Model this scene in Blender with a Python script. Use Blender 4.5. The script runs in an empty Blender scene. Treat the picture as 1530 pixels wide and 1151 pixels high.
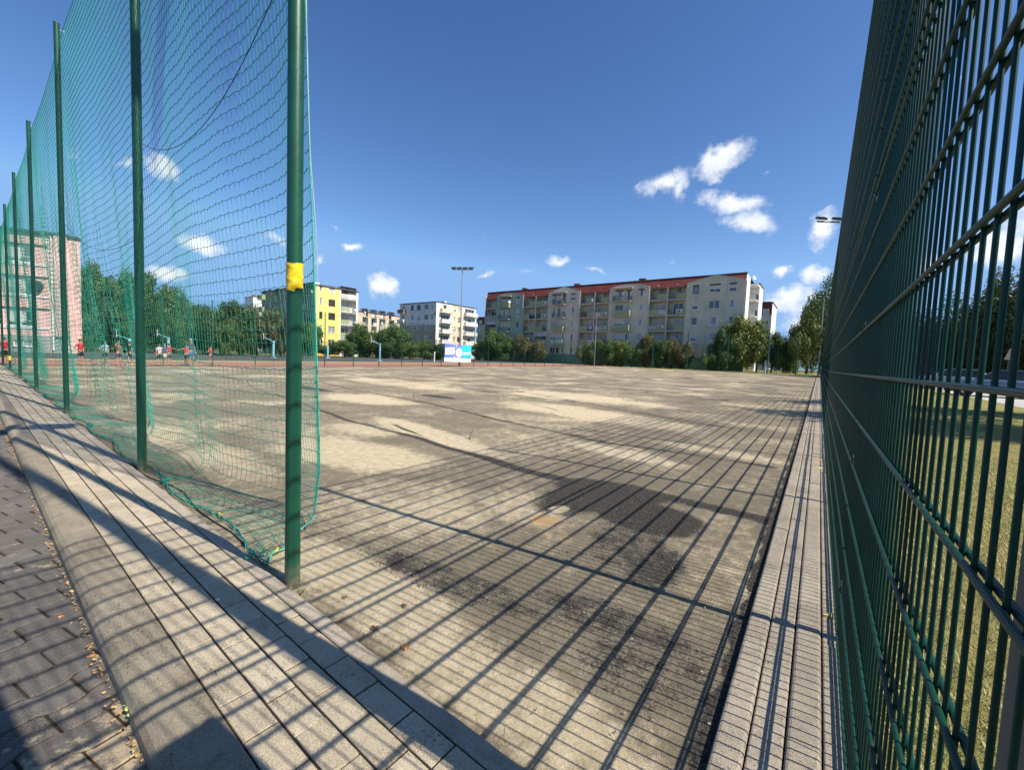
import bpy, math, random
import numpy as np
from mathutils import Vector, Matrix
random.seed(7); RS=np.random.RandomState(11)
sc=bpy.context.scene; COL=sc.collection
R=math.radians

# ------------------------------------------------------------ camera model
FPX=628.4962; PITCH=0.0621; ROLL=0.0391; YAW=0.6288; CH=1.275
def cam_axes():
    cy,sy=math.cos(YAW),math.sin(YAW)
    fwd=Vector((-sy,cy,0)); rt=Vector((cy,sy,0)); up=Vector((0,0,1))
    cp,sp=math.cos(PITCH),math.sin(PITCH)
    f2=fwd*cp-up*sp; u2=fwd*sp+up*cp
    cr,sr=math.cos(ROLL),math.sin(ROLL)
    return rt*cr+u2*sr, -rt*sr+u2*cr, f2
CR,CU,CF=cam_axes()
def ray(px,py): return CF+CR*((px-765)/FPX)-CU*((py-575.5)/FPX)
def hor(px):
    a,b=300.,800.
    for _ in range(40):
        m=(a+b)/2
        if ray(px,m).z>0:a=m
        else:b=m
    return a
def on_y(px,Y):
    v=ray(px,hor(px)); return (v.x*Y/v.y, Y)
def on_x(px,X):
    v=ray(px,hor(px)); return (X, v.y*X/v.x)
def at_d(px,D):
    v=ray(px,hor(px)); s=D/(v.dot(CF)); return (v.x*s,v.y*s)
def ztop(px,py,x,y):
    v=ray(px,py); h=math.hypot(v.x,v.y); return CH+v.z/h*math.hypot(x,y)
def g(x,y):
    t=y-10
    z=.0095*(t if t>6 else (0 if t<-6 else (t+6)**2/24))
    return min(z,.95)

cd=bpy.data.cameras.new('camera'); cam=bpy.data.objects.new('camera',cd); COL.objects.link(cam)
cd.sensor_width=36; cd.lens=FPX/1530*36; cd.clip_start=.02; cd.clip_end=3000
M=Matrix((CR,CU,-CF)).transposed().to_4x4(); M.translation=Vector((0,0,CH)); cam.matrix_world=M
sc.camera=cam

# ------------------------------------------------------------ materials
def newmat(name):
    m=bpy.data.materials.new(name); m.use_nodes=True; nt=m.node_tree
    b=nt.nodes['Principled BSDF']; return m,nt,b
class NT:
    def __init__(s,nt): s.nt=nt
    def n(s,t,**k):
        nd=s.nt.nodes.new(t)
        for a,v in k.items(): setattr(nd,a,v)
        return nd
    def l(s,a,b): s.nt.links.new(a,b)
    def noise(s,scale,detail=4,rough=.6,vec=None,dist=0):
        nd=s.n('ShaderNodeTexNoise'); nd.inputs['Scale'].default_value=scale; nd.inputs['Detail'].default_value=detail
        nd.inputs['Roughness'].default_value=rough; nd.inputs['Distortion'].default_value=dist
        if vec is not None: s.l(vec,nd.inputs['Vector'])
        return nd.outputs['Fac']
    def math(s,op,a,b=None,c=None,clamp=False):
        nd=s.n('ShaderNodeMath',operation=op); nd.use_clamp=clamp
        for i,v in enumerate((a,b,c)):
            if v is None: continue
            if isinstance(v,(int,float)): nd.inputs[i].default_value=v
            else: s.l(v,nd.inputs[i])
        return nd.outputs[0]
    def ramp(s,f,lo,hi,a=0.,b=1.):
        nd=s.n('ShaderNodeMapRange'); nd.interpolation_type='SMOOTHSTEP'
        s.l(f,nd.inputs[0]); nd.inputs[1].default_value=lo; nd.inputs[2].default_value=hi
        nd.inputs[3].default_value=a; nd.inputs[4].default_value=b
        return nd.outputs[0]
    def mix(s,f,a,b,mode='MIX'):
        nd=s.n('ShaderNodeMix',data_type='RGBA',blend_type=mode)
        for i,v in ((0,f),(6,a),(7,b)):
            if isinstance(v,(int,float)): nd.inputs[i].default_value=v
            elif isinstance(v,tuple): nd.inputs[i].default_value=v+(1,) if len(v)==3 else v
            else: s.l(v,nd.inputs[i])
        return nd.outputs[2]
    def bump(s,b,h,dist,strength=1.):
        nd=s.n('ShaderNodeBump'); nd.inputs['Distance'].default_value=dist; nd.inputs['Strength'].default_value=strength
        s.l(h,nd.inputs['Height']); s.l(nd.outputs[0],b.inputs['Normal'])
    def obj(s): return s.n('ShaderNodeTexCoord').outputs['Object']
    def pos(s): return s.n('ShaderNodeNewGeometry').outputs['Position']
    def isl(s): return s.n('ShaderNodeNewGeometry').outputs['Random Per Island']
def simple(name,col,rough=.6,metal=0,var=.25,scale=3.,bump=0,spec=.5,bscale=60):
    m,nt,b=newmat(name); t=NT(nt)
    f=t.noise(scale,5,.65,t.obj()); f=t.ramp(f,.3,.7)
    lo=tuple(c*(1-var) for c in col); hi=tuple(min(1,c*(1+var)) for c in col)
    t.l(t.mix(f,lo,hi),b.inputs['Base Color']); b.inputs['Roughness'].default_value=rough; b.inputs['Metallic'].default_value=metal
    b.inputs['Specular IOR Level'].default_value=spec
    if bump: t.bump(b,t.noise(bscale,4,.7,t.obj()),bump)
    return m
MT={}
MT['green_paint']=simple('green_paint',(.006,.058,.033),.34,0,.28,6,.0003)
def mat_post():
    m,nt,b=newmat('green_paint'); t=NT(nt); p=t.obj()
    mp=t.n('ShaderNodeMapping'); mp.inputs['Scale'].default_value=(30,30,5); t.l(p,mp.inputs[0])
    sc_=t.ramp(t.noise(1.,6,.75,mp.outputs[0]),.66,.72); ms=t.ramp(t.noise(5,5,.7,p),.3,.7); fine=t.noise(70,4,.8,p)
    c=t.mix(ms,(.004,.062,.033),(.008,.086,.050)); c=t.mix(t.math('MULTIPLY',sc_,.35),c,(.16,.22,.18)); c=t.mix(t.math('MULTIPLY',t.ramp(fine,.62,.75),.3),c,(.12,.15,.12))
    sx=t.n('ShaderNodeSeparateXYZ'); t.l(p,sx.inputs[0]); ft=t.math('MULTIPLY',t.ramp(sx.outputs[2],.16,.0),t.ramp(t.noise(25,5,.8,p),.3,.6)); c=t.mix(t.math('MULTIPLY',ft,.75),c,(.22,.18,.125))
    t.l(c,b.inputs['Base Color']); t.l(t.math('MULTIPLY_ADD',fine,.35,.2),b.inputs['Roughness']); t.bump(b,fine,.0004); return m
MT['green_paint']=mat_post()
MT['wire_green']=simple('wire_green',(.004,.046,.033),.40,0,.2,5,spec=.25)
MT['galv']=simple('galvanised_steel',(.36,.38,.40),.45,.6,.15,5)
MT['dark_metal']=simple('dark_metal',(.06,.065,.07),.45,.3,.2,5)
MT['lamp_glass']=simple('lamp_glass',(.30,.30,.28),.2,0,.2,8)
MT['yellow_tape']=simple('yellow_tape',(.88,.60,.012),.35,0,.12,30,.003,bscale=18)
MT['rope_dark']=simple('rope_dark',(.015,.03,.03),.8)
MT['rope_teal']=simple('rope_teal',(.06,.45,.33),.7,0,.3,80,.001,bscale=300)
MT['rope_white']=simple('rope_white',(.6,.62,.6),.7)
MT['white']=simple('white_paint',(.75,.75,.72),.6,0,.08,2)
MT['white_frame']=simple('white_frame',(.75,.76,.76),.45,0,.05,2)
MT['brown_frame']=simple('brown_frame',(.10,.06,.04),.5)
MT['curtain']=simple('curtain',(.55,.54,.50),.9,0,.25,3)
MT['roof_dark']=simple('roof_dark',(.07,.07,.075),.8)
MT['metal_sheet']=simple('metal_sheet',(.45,.45,.44),.6)
MT['ac_white']=simple('ac_white',(.65,.65,.62),.6)
MT['skin']=simple('skin',(.55,.30,.20),.6,0,.08,8)
MT['hair']=simple('hair',(.07,.045,.03),.8)
MT['hair_grey']=simple('hair_grey',(.55,.50,.45),.8)
MT['black_cloth']=simple('black_cloth',(.02,.02,.025),.9)
MT['red_cloth']=simple('red_cloth',(.62,.03,.06),.85)
MT['blue_cloth']=simple('blue_cloth',(.04,.12,.45),.85)
MT['navy_cloth']=simple('navy_cloth',(.05,.06,.09),.85)
MT['sky_cloth']=simple('sky_cloth',(.45,.62,.80),.85)
MT['white_cloth']=simple('white_cloth',(.75,.75,.78),.85)
MT['brown_cloth']=simple('brown_cloth',(.30,.12,.09),.85)
MT['purple_cloth']=simple('purple_cloth',(.10,.07,.40),.85)
MT['shoe']=simple('shoe',(.25,.24,.22),.7)
MT['eye']=simple('eye',(.03,.02,.02),.3)
MT['tyre']=simple('tyre',(.02,.02,.02),.8)
MT['rim']=simple('rim',(.45,.45,.47),.35,.8)
MT['car_blue']=simple('car_blue',(.13,.19,.27),.25,.3,.05)
MT['car_silver']=simple('car_silver',(.35,.37,.39),.28,.5,.05)
MT['car_dark']=simple('car_dark',(.03,.035,.04),.25,.3,.05)
MT['car_glass']=simple('car_glass',(.03,.04,.05),.06)
MT['taillight']=simple('taillight',(.45,.02,.02),.2)
MT['headlight']=simple('headlight',(.7,.7,.7),.15)
MT['hoop_blue']=simple('hoop_blue',(.25,.48,.60),.5)
MT['backboard']=simple('backboard',(.75,.75,.72),.6)
MT['bark']=simple('bark',(.10,.075,.05),.9,0,.35,8,.02,bscale=20)
MT['sign_back']=simple('sign_back',(.06,.062,.06),.7,0)

def mat_glass():
    m,nt,b=newmat('window_glass'); t=NT(nt)
    oi=t.n('ShaderNodeObjectInfo').outputs['Random']
    f=t.ramp(oi,.3,.9); t.l(t.mix(f,(.035,.045,.055),(.30,.31,.30)),b.inputs['Base Color'])
    b.inputs['Roughness'].default_value=.08; b.inputs['Specular IOR Level'].default_value=.8
    return m
MT['glass']=mat_glass()
def mat_net():
    m,nt,b=newmat('net_twine'); t=NT(nt)
    f=t.noise(.5,3,.6,t.pos()); t.l(t.mix(t.ramp(f,.35,.65),(.014,.25,.175),(.028,.37,.275)),b.inputs['Base Color'])
    b.inputs['Roughness'].default_value=.55
    return m
MT['net']=mat_net()
def mat_wall(name,col,stain=.18,panel=(3.,2.9),dirt=(.20,.19,.16)):
    # rendered prefab panels: mottled, slightly streaked, with panel joints
    m,nt,b=newmat(name); t=NT(nt); p=t.obj()
    sep=t.n('ShaderNodeSeparateXYZ'); t.l(p,sep.inputs[0])
    mp=t.n('ShaderNodeMapping'); mp.inputs['Scale'].default_value=(1.6,1.6,.22); t.l(p,mp.inputs[0])
    st=t.ramp(t.noise(1.0,5,.7,mp.outputs[0]),.45,.75); bl=t.ramp(t.noise(.35,4,.6,p),.3,.7)
    c=t.mix(bl,tuple(x*.86 for x in col),tuple(min(1,x*1.1) for x in col))
    c=t.mix(t.math('MULTIPLY',st,stain),c,dirt)
    jz=t.math('ABSOLUTE',t.math('SUBTRACT',t.math('FRACT',t.math('DIVIDE',sep.outputs[2],panel[1])),.5))
    jx=t.math('ABSOLUTE',t.math('SUBTRACT',t.math('FRACT',t.math('DIVIDE',sep.outputs[0],panel[0])),.5))
    j=t.math('MAXIMUM',t.ramp(jz,.488,.496),t.ramp(jx,.488,.496))
    c=t.mix(t.math('MULTIPLY',j,.35),c,tuple(x*.5 for x in col))
    t.l(c,b.inputs['Base Color']); b.inputs['Roughness'].default_value=.85
    t.bump(b,t.noise(30,3,.7,p),.004)
    return m
MT['w_grey']=mat_wall('wall_grey_beige',(.60,.55,.41),.35)
MT['w_green']=mat_wall('wall_pale_green',(.33,.42,.32),.3)
MT['w_plinth']=mat_wall('wall_plinth_green',(.14,.27,.19),.3)
MT['w_white']=mat_wall('wall_white',(.78,.77,.73),.1)
MT['w_yellow']=mat_wall('wall_yellow',(.82,.72,.22),.06)
MT['w_ochre']=mat_wall('wall_ochre',(.72,.50,.09),.06)
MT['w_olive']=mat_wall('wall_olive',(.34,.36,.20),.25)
MT['w_lgrey']=mat_wall('wall_light_grey',(.70,.69,.68),.15)
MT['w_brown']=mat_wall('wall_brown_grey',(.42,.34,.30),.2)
MT['w_peach']=mat_wall('wall_peach',(.78,.62,.42),.1)
MT['w_salmon']=mat_wall('wall_salmon',(.75,.42,.30),.1)
MT['w_cream']=mat_wall('wall_cream',(.70,.62,.45),.1)
MT['w_pink']=mat_wall('wall_pink',(.78,.49,.44),.12)
MT['w_lime']=mat_wall('wall_lime',(.52,.66,.30),.12)
MT['w_stone']=mat_wall('wall_stone_grey',(.30,.33,.31),.3,(1.2,.6))
MT['bal_green']=mat_wall('balustrade_green',(.34,.39,.20),.35,(40,40))
MT['bal_rust']=mat_wall('balustrade_rust',(.20,.12,.08),.3,(40,40))
MT['bal_teal']=mat_wall('balustrade_mint',(.45,.65,.58),.1,(40,40))
MT['bal_white']=mat_wall('balustrade_white',(.72,.68,.62),.15,(40,40))
MT['awning']=simple('awning_cloth',(.50,.50,.50),.85)
MT['brick']=simple('chimney_brick',(.28,.12,.09),.85)
def mat_roof():
    m,nt,b=newmat('roof_tiles_red'); t=NT(nt); p=t.obj()
    w=t.n('ShaderNodeTexBrick'); w.inputs['Scale'].default_value=3.2; w.inputs['Color1'].default_value=(.20,.030,.024,1); w.inputs['Color2'].default_value=(.14,.022,.018,1); w.inputs['Mortar'].default_value=(.10,.02,.015,1)
    mp=t.n('ShaderNodeMapping'); mp.inputs['Rotation'].default_value=(R(90),0,0); t.l(p,mp.inputs[0]); t.l(mp.outputs[0],w.inputs[0])
    f=t.ramp(t.noise(.6,5,.7,p),.35,.7); t.l(t.mix(t.math('MULTIPLY',f,.4),w.outputs[0],(.24,.08,.05)),b.inputs['Base Color']); b.inputs['Roughness'].default_value=.75
    return m
MT['roof_red']=mat_roof()

def mat_leaf(name,c1,c2,c3):
    m,nt,b=newmat(name); t=NT(nt)
    i=t.isl(); o=t.n('ShaderNodeObjectInfo').outputs['Random']
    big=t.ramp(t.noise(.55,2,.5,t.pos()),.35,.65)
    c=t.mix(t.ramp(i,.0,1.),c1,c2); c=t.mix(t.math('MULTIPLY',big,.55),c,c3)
    h=t.n('ShaderNodeHueSaturation'); t.l(t.math('MULTIPLY_ADD',o,.03,.485),h.inputs['Hue']); h.inputs['Value'].default_value=1; t.l(c,h.inputs['Color'])
    t.l(h.outputs[0],b.inputs['Base Color']); b.inputs['Roughness'].default_value=.55
    tr=t.n('ShaderNodeBsdfTranslucent'); t.l(t.mix(.5,h.outputs[0],(.16,.22,.02)),tr.inputs[0])
    mx=t.n('ShaderNodeMixShader'); mx.inputs[0].default_value=.22; t.l(b.outputs[0],mx.inputs[1]); t.l(tr.outputs[0],mx.inputs[2])
    t.l(mx.outputs[0],nt.nodes['Material Output'].inputs[0]); return m
MT['leaf']=mat_leaf('leaf_green',(.045,.09,.018),(.13,.205,.045),(.065,.12,.022))
MT['leaf_dark']=mat_leaf('leaf_dark_green',(.025,.06,.016),(.075,.135,.03),(.04,.085,.02))
MT['leaf_yellow']=mat_leaf('leaf_yellow_green',(.08,.115,.02),(.22,.25,.045),(.12,.15,.03))
MT['leaf_brown']=mat_leaf('leaf_olive_brown',(.075,.085,.03),(.20,.165,.065),(.11,.11,.04))
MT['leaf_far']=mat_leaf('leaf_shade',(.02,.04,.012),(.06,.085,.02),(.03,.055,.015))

def mat_field():
    m,nt,b=newmat('dusty_asphalt'); t=NT(nt); p=t.pos()
    at=t.n('ShaderNodeAttribute',attribute_name='marks'); sp=t.n('ShaderNodeSeparateColor'); t.l(at.outputs['Color'],sp.inputs[0])
    dark,sand,orange=sp.outputs[0],sp.outputs[1],sp.outputs[2]
    warp=t.n('ShaderNodeVectorMath',operation='MULTIPLY_ADD'); nz=t.n('ShaderNodeTexNoise'); nz.inputs['Scale'].default_value=.9; nz.inputs['Detail'].default_value=5; t.l(p,nz.inputs[0])
    t.l(nz.outputs['Color'],warp.inputs[0]); warp.inputs[1].default_value=(1.3,1.3,0); t.l(p,warp.inputs[2]); wp=warp.outputs[0]
    n1=t.noise(.42,7,.66,wp); n2=t.noise(2.1,6,.7,p); n3=t.noise(9,6,.75,p); n4=t.noise(60,5,.8,p); n5=t.noise(230,3,.8,p)
    # bright blown sand patches over dusty asphalt
    s=t.math('ADD',t.math('MULTIPLY_ADD',n1,1.0,-.02),t.math('MULTIPLY_ADD',n3,.50,-.25))
    s=t.math('ADD',s,t.math('MULTIPLY_ADD',n4,.34,-.17)); s=t.math('ADD',s,t.math('MULTIPLY',sand,.32))
    sm=t.ramp(s,.42,.70)
    base=t.mix(t.ramp(n2,.3,.7),(.19,.16,.112),(.245,.208,.145))
    base=t.mix(t.math('MULTIPLY',t.ramp(n4,.45,.65),.5),base,(.09,.076,.056)); base=t.mix(t.math('MULTIPLY',t.ramp(n5,.5,.7),.5),base,(.34,.29,.20))
    sandc=t.mix(t.ramp(n3,.3,.7),(.50,.41,.265),(.74,.62,.42))
    sandc=t.mix(t.math('MULTIPLY',t.ramp(n5,.48,.68),.55),sandc,(.24,.195,.135)); sandc=t.mix(t.math('MULTIPLY',t.ramp(n4,.5,.7),.5),sandc,(.30,.25,.17))
    c=t.mix(sm,base,sandc)
    # bare asphalt showing through, plus the shade painted beside the border stones
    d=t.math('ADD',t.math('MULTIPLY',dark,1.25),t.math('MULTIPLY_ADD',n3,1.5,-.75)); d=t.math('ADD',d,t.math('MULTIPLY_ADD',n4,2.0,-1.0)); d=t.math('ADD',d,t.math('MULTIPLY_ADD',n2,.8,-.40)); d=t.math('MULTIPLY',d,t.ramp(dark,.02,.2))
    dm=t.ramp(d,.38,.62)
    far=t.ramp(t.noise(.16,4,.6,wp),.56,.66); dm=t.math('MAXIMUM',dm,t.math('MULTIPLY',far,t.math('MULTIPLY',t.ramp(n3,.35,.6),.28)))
    asph_shade=t.mix(t.ramp(n4,.42,.62),(.022,.021,.020),(.12,.106,.085))
    c=t.mix(dm,c,asph_shade)
    # orange stain
    om=t.ramp(t.math('ADD',orange,t.math('MULTIPLY_ADD',n3,2.4,-1.2)),.55,1.1); c=t.mix(t.math('MULTIPLY',om,.75),c,(.60,.34,.13))
    # dry pale bits
    v=t.n('ShaderNodeTexVoronoi'); v.inputs['Scale'].default_value=26; t.l(p,v.inputs['Vector'])
    vs=t.n('ShaderNodeSeparateColor'); t.l(v.outputs['Color'],vs.inputs[0])
    bits=t.math('MULTIPLY',t.math('LESS_THAN',v.outputs['Distance'],.16),t.math('GREATER_THAN',vs.outputs[0],.90)); c=t.mix(t.math('MULTIPLY',bits,.7),c,(.66,.56,.40))
    pb=t.math('MULTIPLY',t.math('LESS_THAN',v.outputs['Distance'],.12),t.math('LESS_THAN',vs.outputs[1],.10)); c=t.mix(t.math('MULTIPLY',pb,.7),c,(.05,.045,.04))
    t.l(c,b.inputs['Base Color']); b.inputs['Roughness'].default_value=.92; b.inputs['Specular IOR Level'].default_value=.25
    h=t.math('ADD',t.math('MULTIPLY',n4,1.),t.math('MULTIPLY',n5,.8)); h=t.math('ADD',h,t.math('MULTIPLY',n3,1.2)); h=t.math('ADD',h,t.math('MULTIPLY',sm,.5))
    t.bump(b,h,.010,1.)
    return m
MT['field']=mat_field()
def mat_paver(name,c1,c2,dirt,pits=.5,sandy=0.):
    m,nt,b=newmat(name); t=NT(nt); p=t.pos(); i=t.isl()
    n1=t.noise(3.0,5,.7,p); n2=t.noise(45,5,.8,p); n3=t.noise(190,3,.8,p)
    c=t.mix(i,c1,c2)
    nb=t.noise(9,6,.75,p)
    c=t.mix(t.math('MULTIPLY',t.ramp(n1,.42,.66),.55),c,dirt)
    c=t.mix(t.math('MULTIPLY',t.ramp(nb,.5,.68),.45),c,tuple(x*.6 for x in dirt))
    mpp=t.n('ShaderNodeMapping'); mpp.inputs['Scale'].default_value=(1,1.9,1); t.l(p,mpp.inputs[0])
    pit=t.ramp(t.noise(75,4,.7,mpp.outputs[0]),.60,.66); worn=t.ramp(t.math('ADD',n1,t.math('MULTIPLY_ADD',i,.25,-.12)),.44,.58)
    pit=t.math('MULTIPLY',pit,t.math('MULTIPLY',worn,pits)); pit=t.math('MULTIPLY',pit,t.ramp(nb,.4,.55))
    c=t.mix(pit,c,tuple(x*.22 for x in c1))
    g1=t.noise(260,3,.85,p)
    c=t.mix(t.math('MULTIPLY',t.ramp(g1,.48,.66),.75),c,tuple(min(1,x*1.5) for x in c2))
    c=t.mix(t.math('MULTIPLY',t.ramp(g1,.46,.32),.75),c,tuple(x*.38 for x in c1))
    if sandy:
        sx=t.n('ShaderNodeSeparateXYZ'); t.l(p,sx.inputs[0])
        near=t.ramp(sx.outputs[0],-2.2,-1.75); ms=t.ramp(t.math('ADD',t.noise(7,7,.75,p),t.math('MULTIPLY',near,.16)),.60,.70)
        c=t.mix(t.math('MULTIPLY',ms,sandy),c,(.50,.40,.26))
    t.l(c,b.inputs['Base Color']); b.inputs['Roughness'].default_value=.93; b.inputs['Specular IOR Level'].default_value=.2
    h=t.math('ADD',t.math('MULTIPLY',pit,-1.3),t.math('MULTIPLY',g1,.55)); h=t.math('ADD',h,t.math('MULTIPLY',nb,.6)); t.bump(b,h,.008,1.)
    return m
MT['paver']=mat_paver('grey_pavers',(.40,.335,.24),(.54,.46,.335),(.26,.215,.155),.85)
MT['paver_low']=mat_paver('dark_interlocking_pavers',(.11,.10,.09),(.165,.15,.135),(.10,.09,.08),.4,.8)
MT['kerb']=mat_paver('kerb_concrete',(.25,.215,.155),(.33,.285,.21),(.15,.125,.09),1.)
MT['edge']=mat_paver('edge_concrete',(.36,.31,.24),(.42,.365,.285),(.22,.185,.14),.6)
MT['edge_right']=mat_paver('edge_right_concrete',(.30,.26,.205),(.385,.335,.265),(.17,.145,.115),.9)
def mat_ground(name,c1,c2,c3,s1=.5,s2=6,bump=.02):
    m,nt,b=newmat(name); t=NT(nt); p=t.pos()
    n1=t.noise(s1,6,.7,p); n2=t.noise(s2,6,.8,p); n3=t.noise(s2*9,4,.8,p)
    c=t.mix(t.ramp(n1,.38,.62),c1,c2); c=t.mix(t.math('MULTIPLY',t.ramp(n2,.45,.7),.6),c,c3)
    c=t.mix(t.math('MULTIPLY',t.ramp(n3,.5,.8),.3),c,tuple(x*.5 for x in c1))
    t.l(c,b.inputs['Base Color']); b.inputs['Roughness'].default_value=.95; b.inputs['Specular IOR Level'].default_value=.15
    t.bump(b,t.math('ADD',n2,n3),bump); return m
MT['soil']=mat_ground('joint_sand',(.045,.038,.028),(.07,.055,.04),(.03,.025,.018),2,20,.01)
MT['lawn']=mat_ground('dry_lawn',(.40,.33,.13),(.25,.27,.08),(.13,.17,.04),.6,5,.05)
MT['grassland']=mat_ground('grass_ground',(.14,.14,.06),(.10,.12,.045),(.20,.17,.08),.1,2,.05)
MT['track']=mat_ground('red_track',(.36,.17,.125),(.43,.23,.17),(.33,.20,.15),.3,3,.01)
MT['court']=mat_ground('asphalt_court',(.085,.085,.088),(.11,.11,.11),(.07,.07,.07),.2,2,.01)
MT['road']=mat_ground('pale_road',(.42,.41,.38),(.50,.48,.44),(.35,.33,.30),.4,4,.01)
MT['sandstrip']=mat_ground('dry_verge',(.46,.38,.20),(.36,.32,.15),(.24,.24,.09),.4,4,.02)
def mat_blade():
    m,nt,b=newmat('grass_blade'); t=NT(nt); i=t.isl()
    c=t.mix(t.ramp(i,.2,.6),(.52,.40,.18),(.25,.28,.07)); c=t.mix(t.ramp(t.noise(1.2,3,.6,t.pos()),.4,.6),c,(.58,.45,.22))
    t.l(c,b.inputs['Base Color']); b.inputs['Roughness'].default_value=.7; return m
MT['blade']=mat_blade()
def mat_litter():
    m,nt,b=newmat('dry_leaf'); t=NT(nt); i=t.isl()
    c=t.mix(i,(.42,.20,.07),(.62,.45,.18)); t.l(c,b.inputs['Base Color']); b.inputs['Roughness'].default_value=.7; return m
MT['litter']=mat_litter()
MT['leaf_y']=simple('yellow_leaf',(.62,.50,.14),.6,0,.2,40); MT['leaf_g']=simple('pale_green_leaf',(.42,.55,.16),.6,0,.2,40)
MT['leaf_o']=simple('orange_leaf',(.60,.24,.07),.6,0,.2,40); MT['leaf_b']=simple('brown_leaf',(.12,.08,.05),.8,0,.2,40)

# ------------------------------------------------------------ mesh helpers
class MB:
    def __init__(s): s.v=[]; s.f=[]; s.mi=[]; s.sm=[]
    def add(s,vs,fs,mi=0,sm=False):
        o=len(s.v); s.v+= [tuple(v) for v in vs]; s.f+=[tuple(i+o for i in f) for f in fs]; s.mi+=[mi]*len(fs); s.sm+=[sm]*len(fs)
    def box(s,x0,x1,y0,y1,z0,z1,mi=0):
        s.add([(x0,y0,z0),(x1,y0,z0),(x1,y1,z0),(x0,y1,z0),(x0,y0,z1),(x1,y0,z1),(x1,y1,z1),(x0,y1,z1)],
              [(0,3,2,1),(4,5,6,7),(0,1,5,4),(1,2,6,5),(2,3,7,6),(3,0,4,7)],mi)
    def bbox(s,x0,x1,y0,y1,z0,z1,b=.005,mi=0,rot=0,c=None):
        # box with bevelled top edge, optional rotation about centre
        vs=[(x0,y0,z0),(x1,y0,z0),(x1,y1,z0),(x0,y1,z0),(x0,y0,z1-b),(x1,y0,z1-b),(x1,y1,z1-b),(x0,y1,z1-b),(x0+b,y0+b,z1),(x1-b,y0+b,z1),(x1-b,y1-b,z1),(x0+b,y1-b,z1)]
        fs=[(0,1,5,4),(1,2,6,5),(2,3,7,6),(3,0,4,7),(4,5,9,8),(5,6,10,9),(6,7,11,10),(7,4,8,11),(8,9,10,11)]
        s.add(vs,fs,mi)
    def tube(s,pts,r,n=6,mi=0,caps=True,sm=True):
        pts=[Vector(p) for p in pts]; m=len(pts); vs=[]; fs=[]
        rs=r if isinstance(r,(list,tuple)) else [r]*m
        up=None
        for i,p in enumerate(pts):
            t=(pts[min(i+1,m-1)]-pts[max(i-1,0)]).normalized()
            if up is None: up=Vector((0,0,1)) if abs(t.z)<.9 else Vector((1,0,0))
            a=t.cross(up).normalized(); b=a.cross(t).normalized(); up=b
            for k in range(n):
                an=2*math.pi*k/n; vs.append(p+(a*math.cos(an)+b*math.sin(an))*rs[i])
        for i in range(m-1):
            for k in range(n):
                k2=(k+1)%n; fs.append((i*n+k,i*n+k2,(i+1)*n+k2,(i+1)*n+k))
        s.add(vs,fs,mi,sm)
        if caps: s.add(vs[:n],[tuple(range(n))],mi); s.add(vs[-n:],[tuple(reversed(range(n)))],mi)
    def ball(s,c,rx,ry=None,rz=None,n=10,mi=0):
        ry=ry or rx; rz=rz or rx; vs=[];fs=[]; m=n//2+1
        for i in range(m+1):
            th=math.pi*i/m
            for k in range(n):
                a=2*math.pi*k/n; vs.append((c[0]+rx*math.sin(th)*math.cos(a),c[1]+ry*math.sin(th)*math.sin(a),c[2]+rz*math.cos(th)))
        for i in range(m):
            for k in range(n): fs.append((i*n+k,(i+1)*n+k,(i+1)*n+(k+1)%n,i*n+(k+1)%n))
        s.add(vs,fs,mi,True)
    def mesh(s,name,mats):
        me=bpy.data.meshes.new(name); me.from_pydata(s.v,[],s.f)
        for m in (mats if isinstance(mats,(list,tuple)) else [mats]): me.materials.append(m)
        me.polygons.foreach_set('material_index',s.mi); me.polygons.foreach_set('use_smooth',s.sm); me.update(); return me
    def build(s,name,mats,parent=None,loc=(0,0,0),rz=0):
        return put(name,s.mesh(name,mats),parent,loc,rz)
def put(name,me,parent=None,loc=(0,0,0),rz=0,scale=None):
    o=bpy.data.objects.new(name,me); COL.objects.link(o); o.location=loc; o.rotation_euler=(0,0,rz)
    if scale: o.scale=scale if not isinstance(scale,(int,float)) else (scale,)*3
    if parent: o.parent=parent
    return o
def tag(o,label,cat,group=None):
    o['label']=label; o['category']=cat
    if group: o['group']=group
    return o
def struct(o): o['kind']='structure'; return o
def thing(name,label,cat,loc=(0,0,0),rz=0,group=None):
    o=bpy.data.objects.new(name,None); COL.objects.link(o); o.location=loc; o.rotation_euler=(0,0,rz); o.empty_display_size=.1
    return tag(o,label,cat,group)
def np_mesh(name,V,F,mat,smooth=False):
    me=bpy.data.meshes.new(name); V=np.asarray(V,np.float32); F=np.asarray(F,np.int32)
    me.vertices.add(len(V)); me.vertices.foreach_set('co',V.ravel()); k=F.shape[1]
    me.loops.add(F.size); me.loops.foreach_set('vertex_index',F.ravel())
    me.polygons.add(len(F)); me.polygons.foreach_set('loop_start',np.arange(0,F.size,k,dtype=np.int32)); me.polygons.foreach_set('loop_total',np.full(len(F),k,np.int32))
    if smooth: me.polygons.foreach_set('use_smooth',np.ones(len(F),bool))
    me.update(calc_edges=True); me.validate(); me.materials.append(mat); return me
ORD=['nearest','second nearest','third nearest','fourth nearest','fifth nearest','sixth nearest','seventh nearest','eighth nearest']

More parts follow.
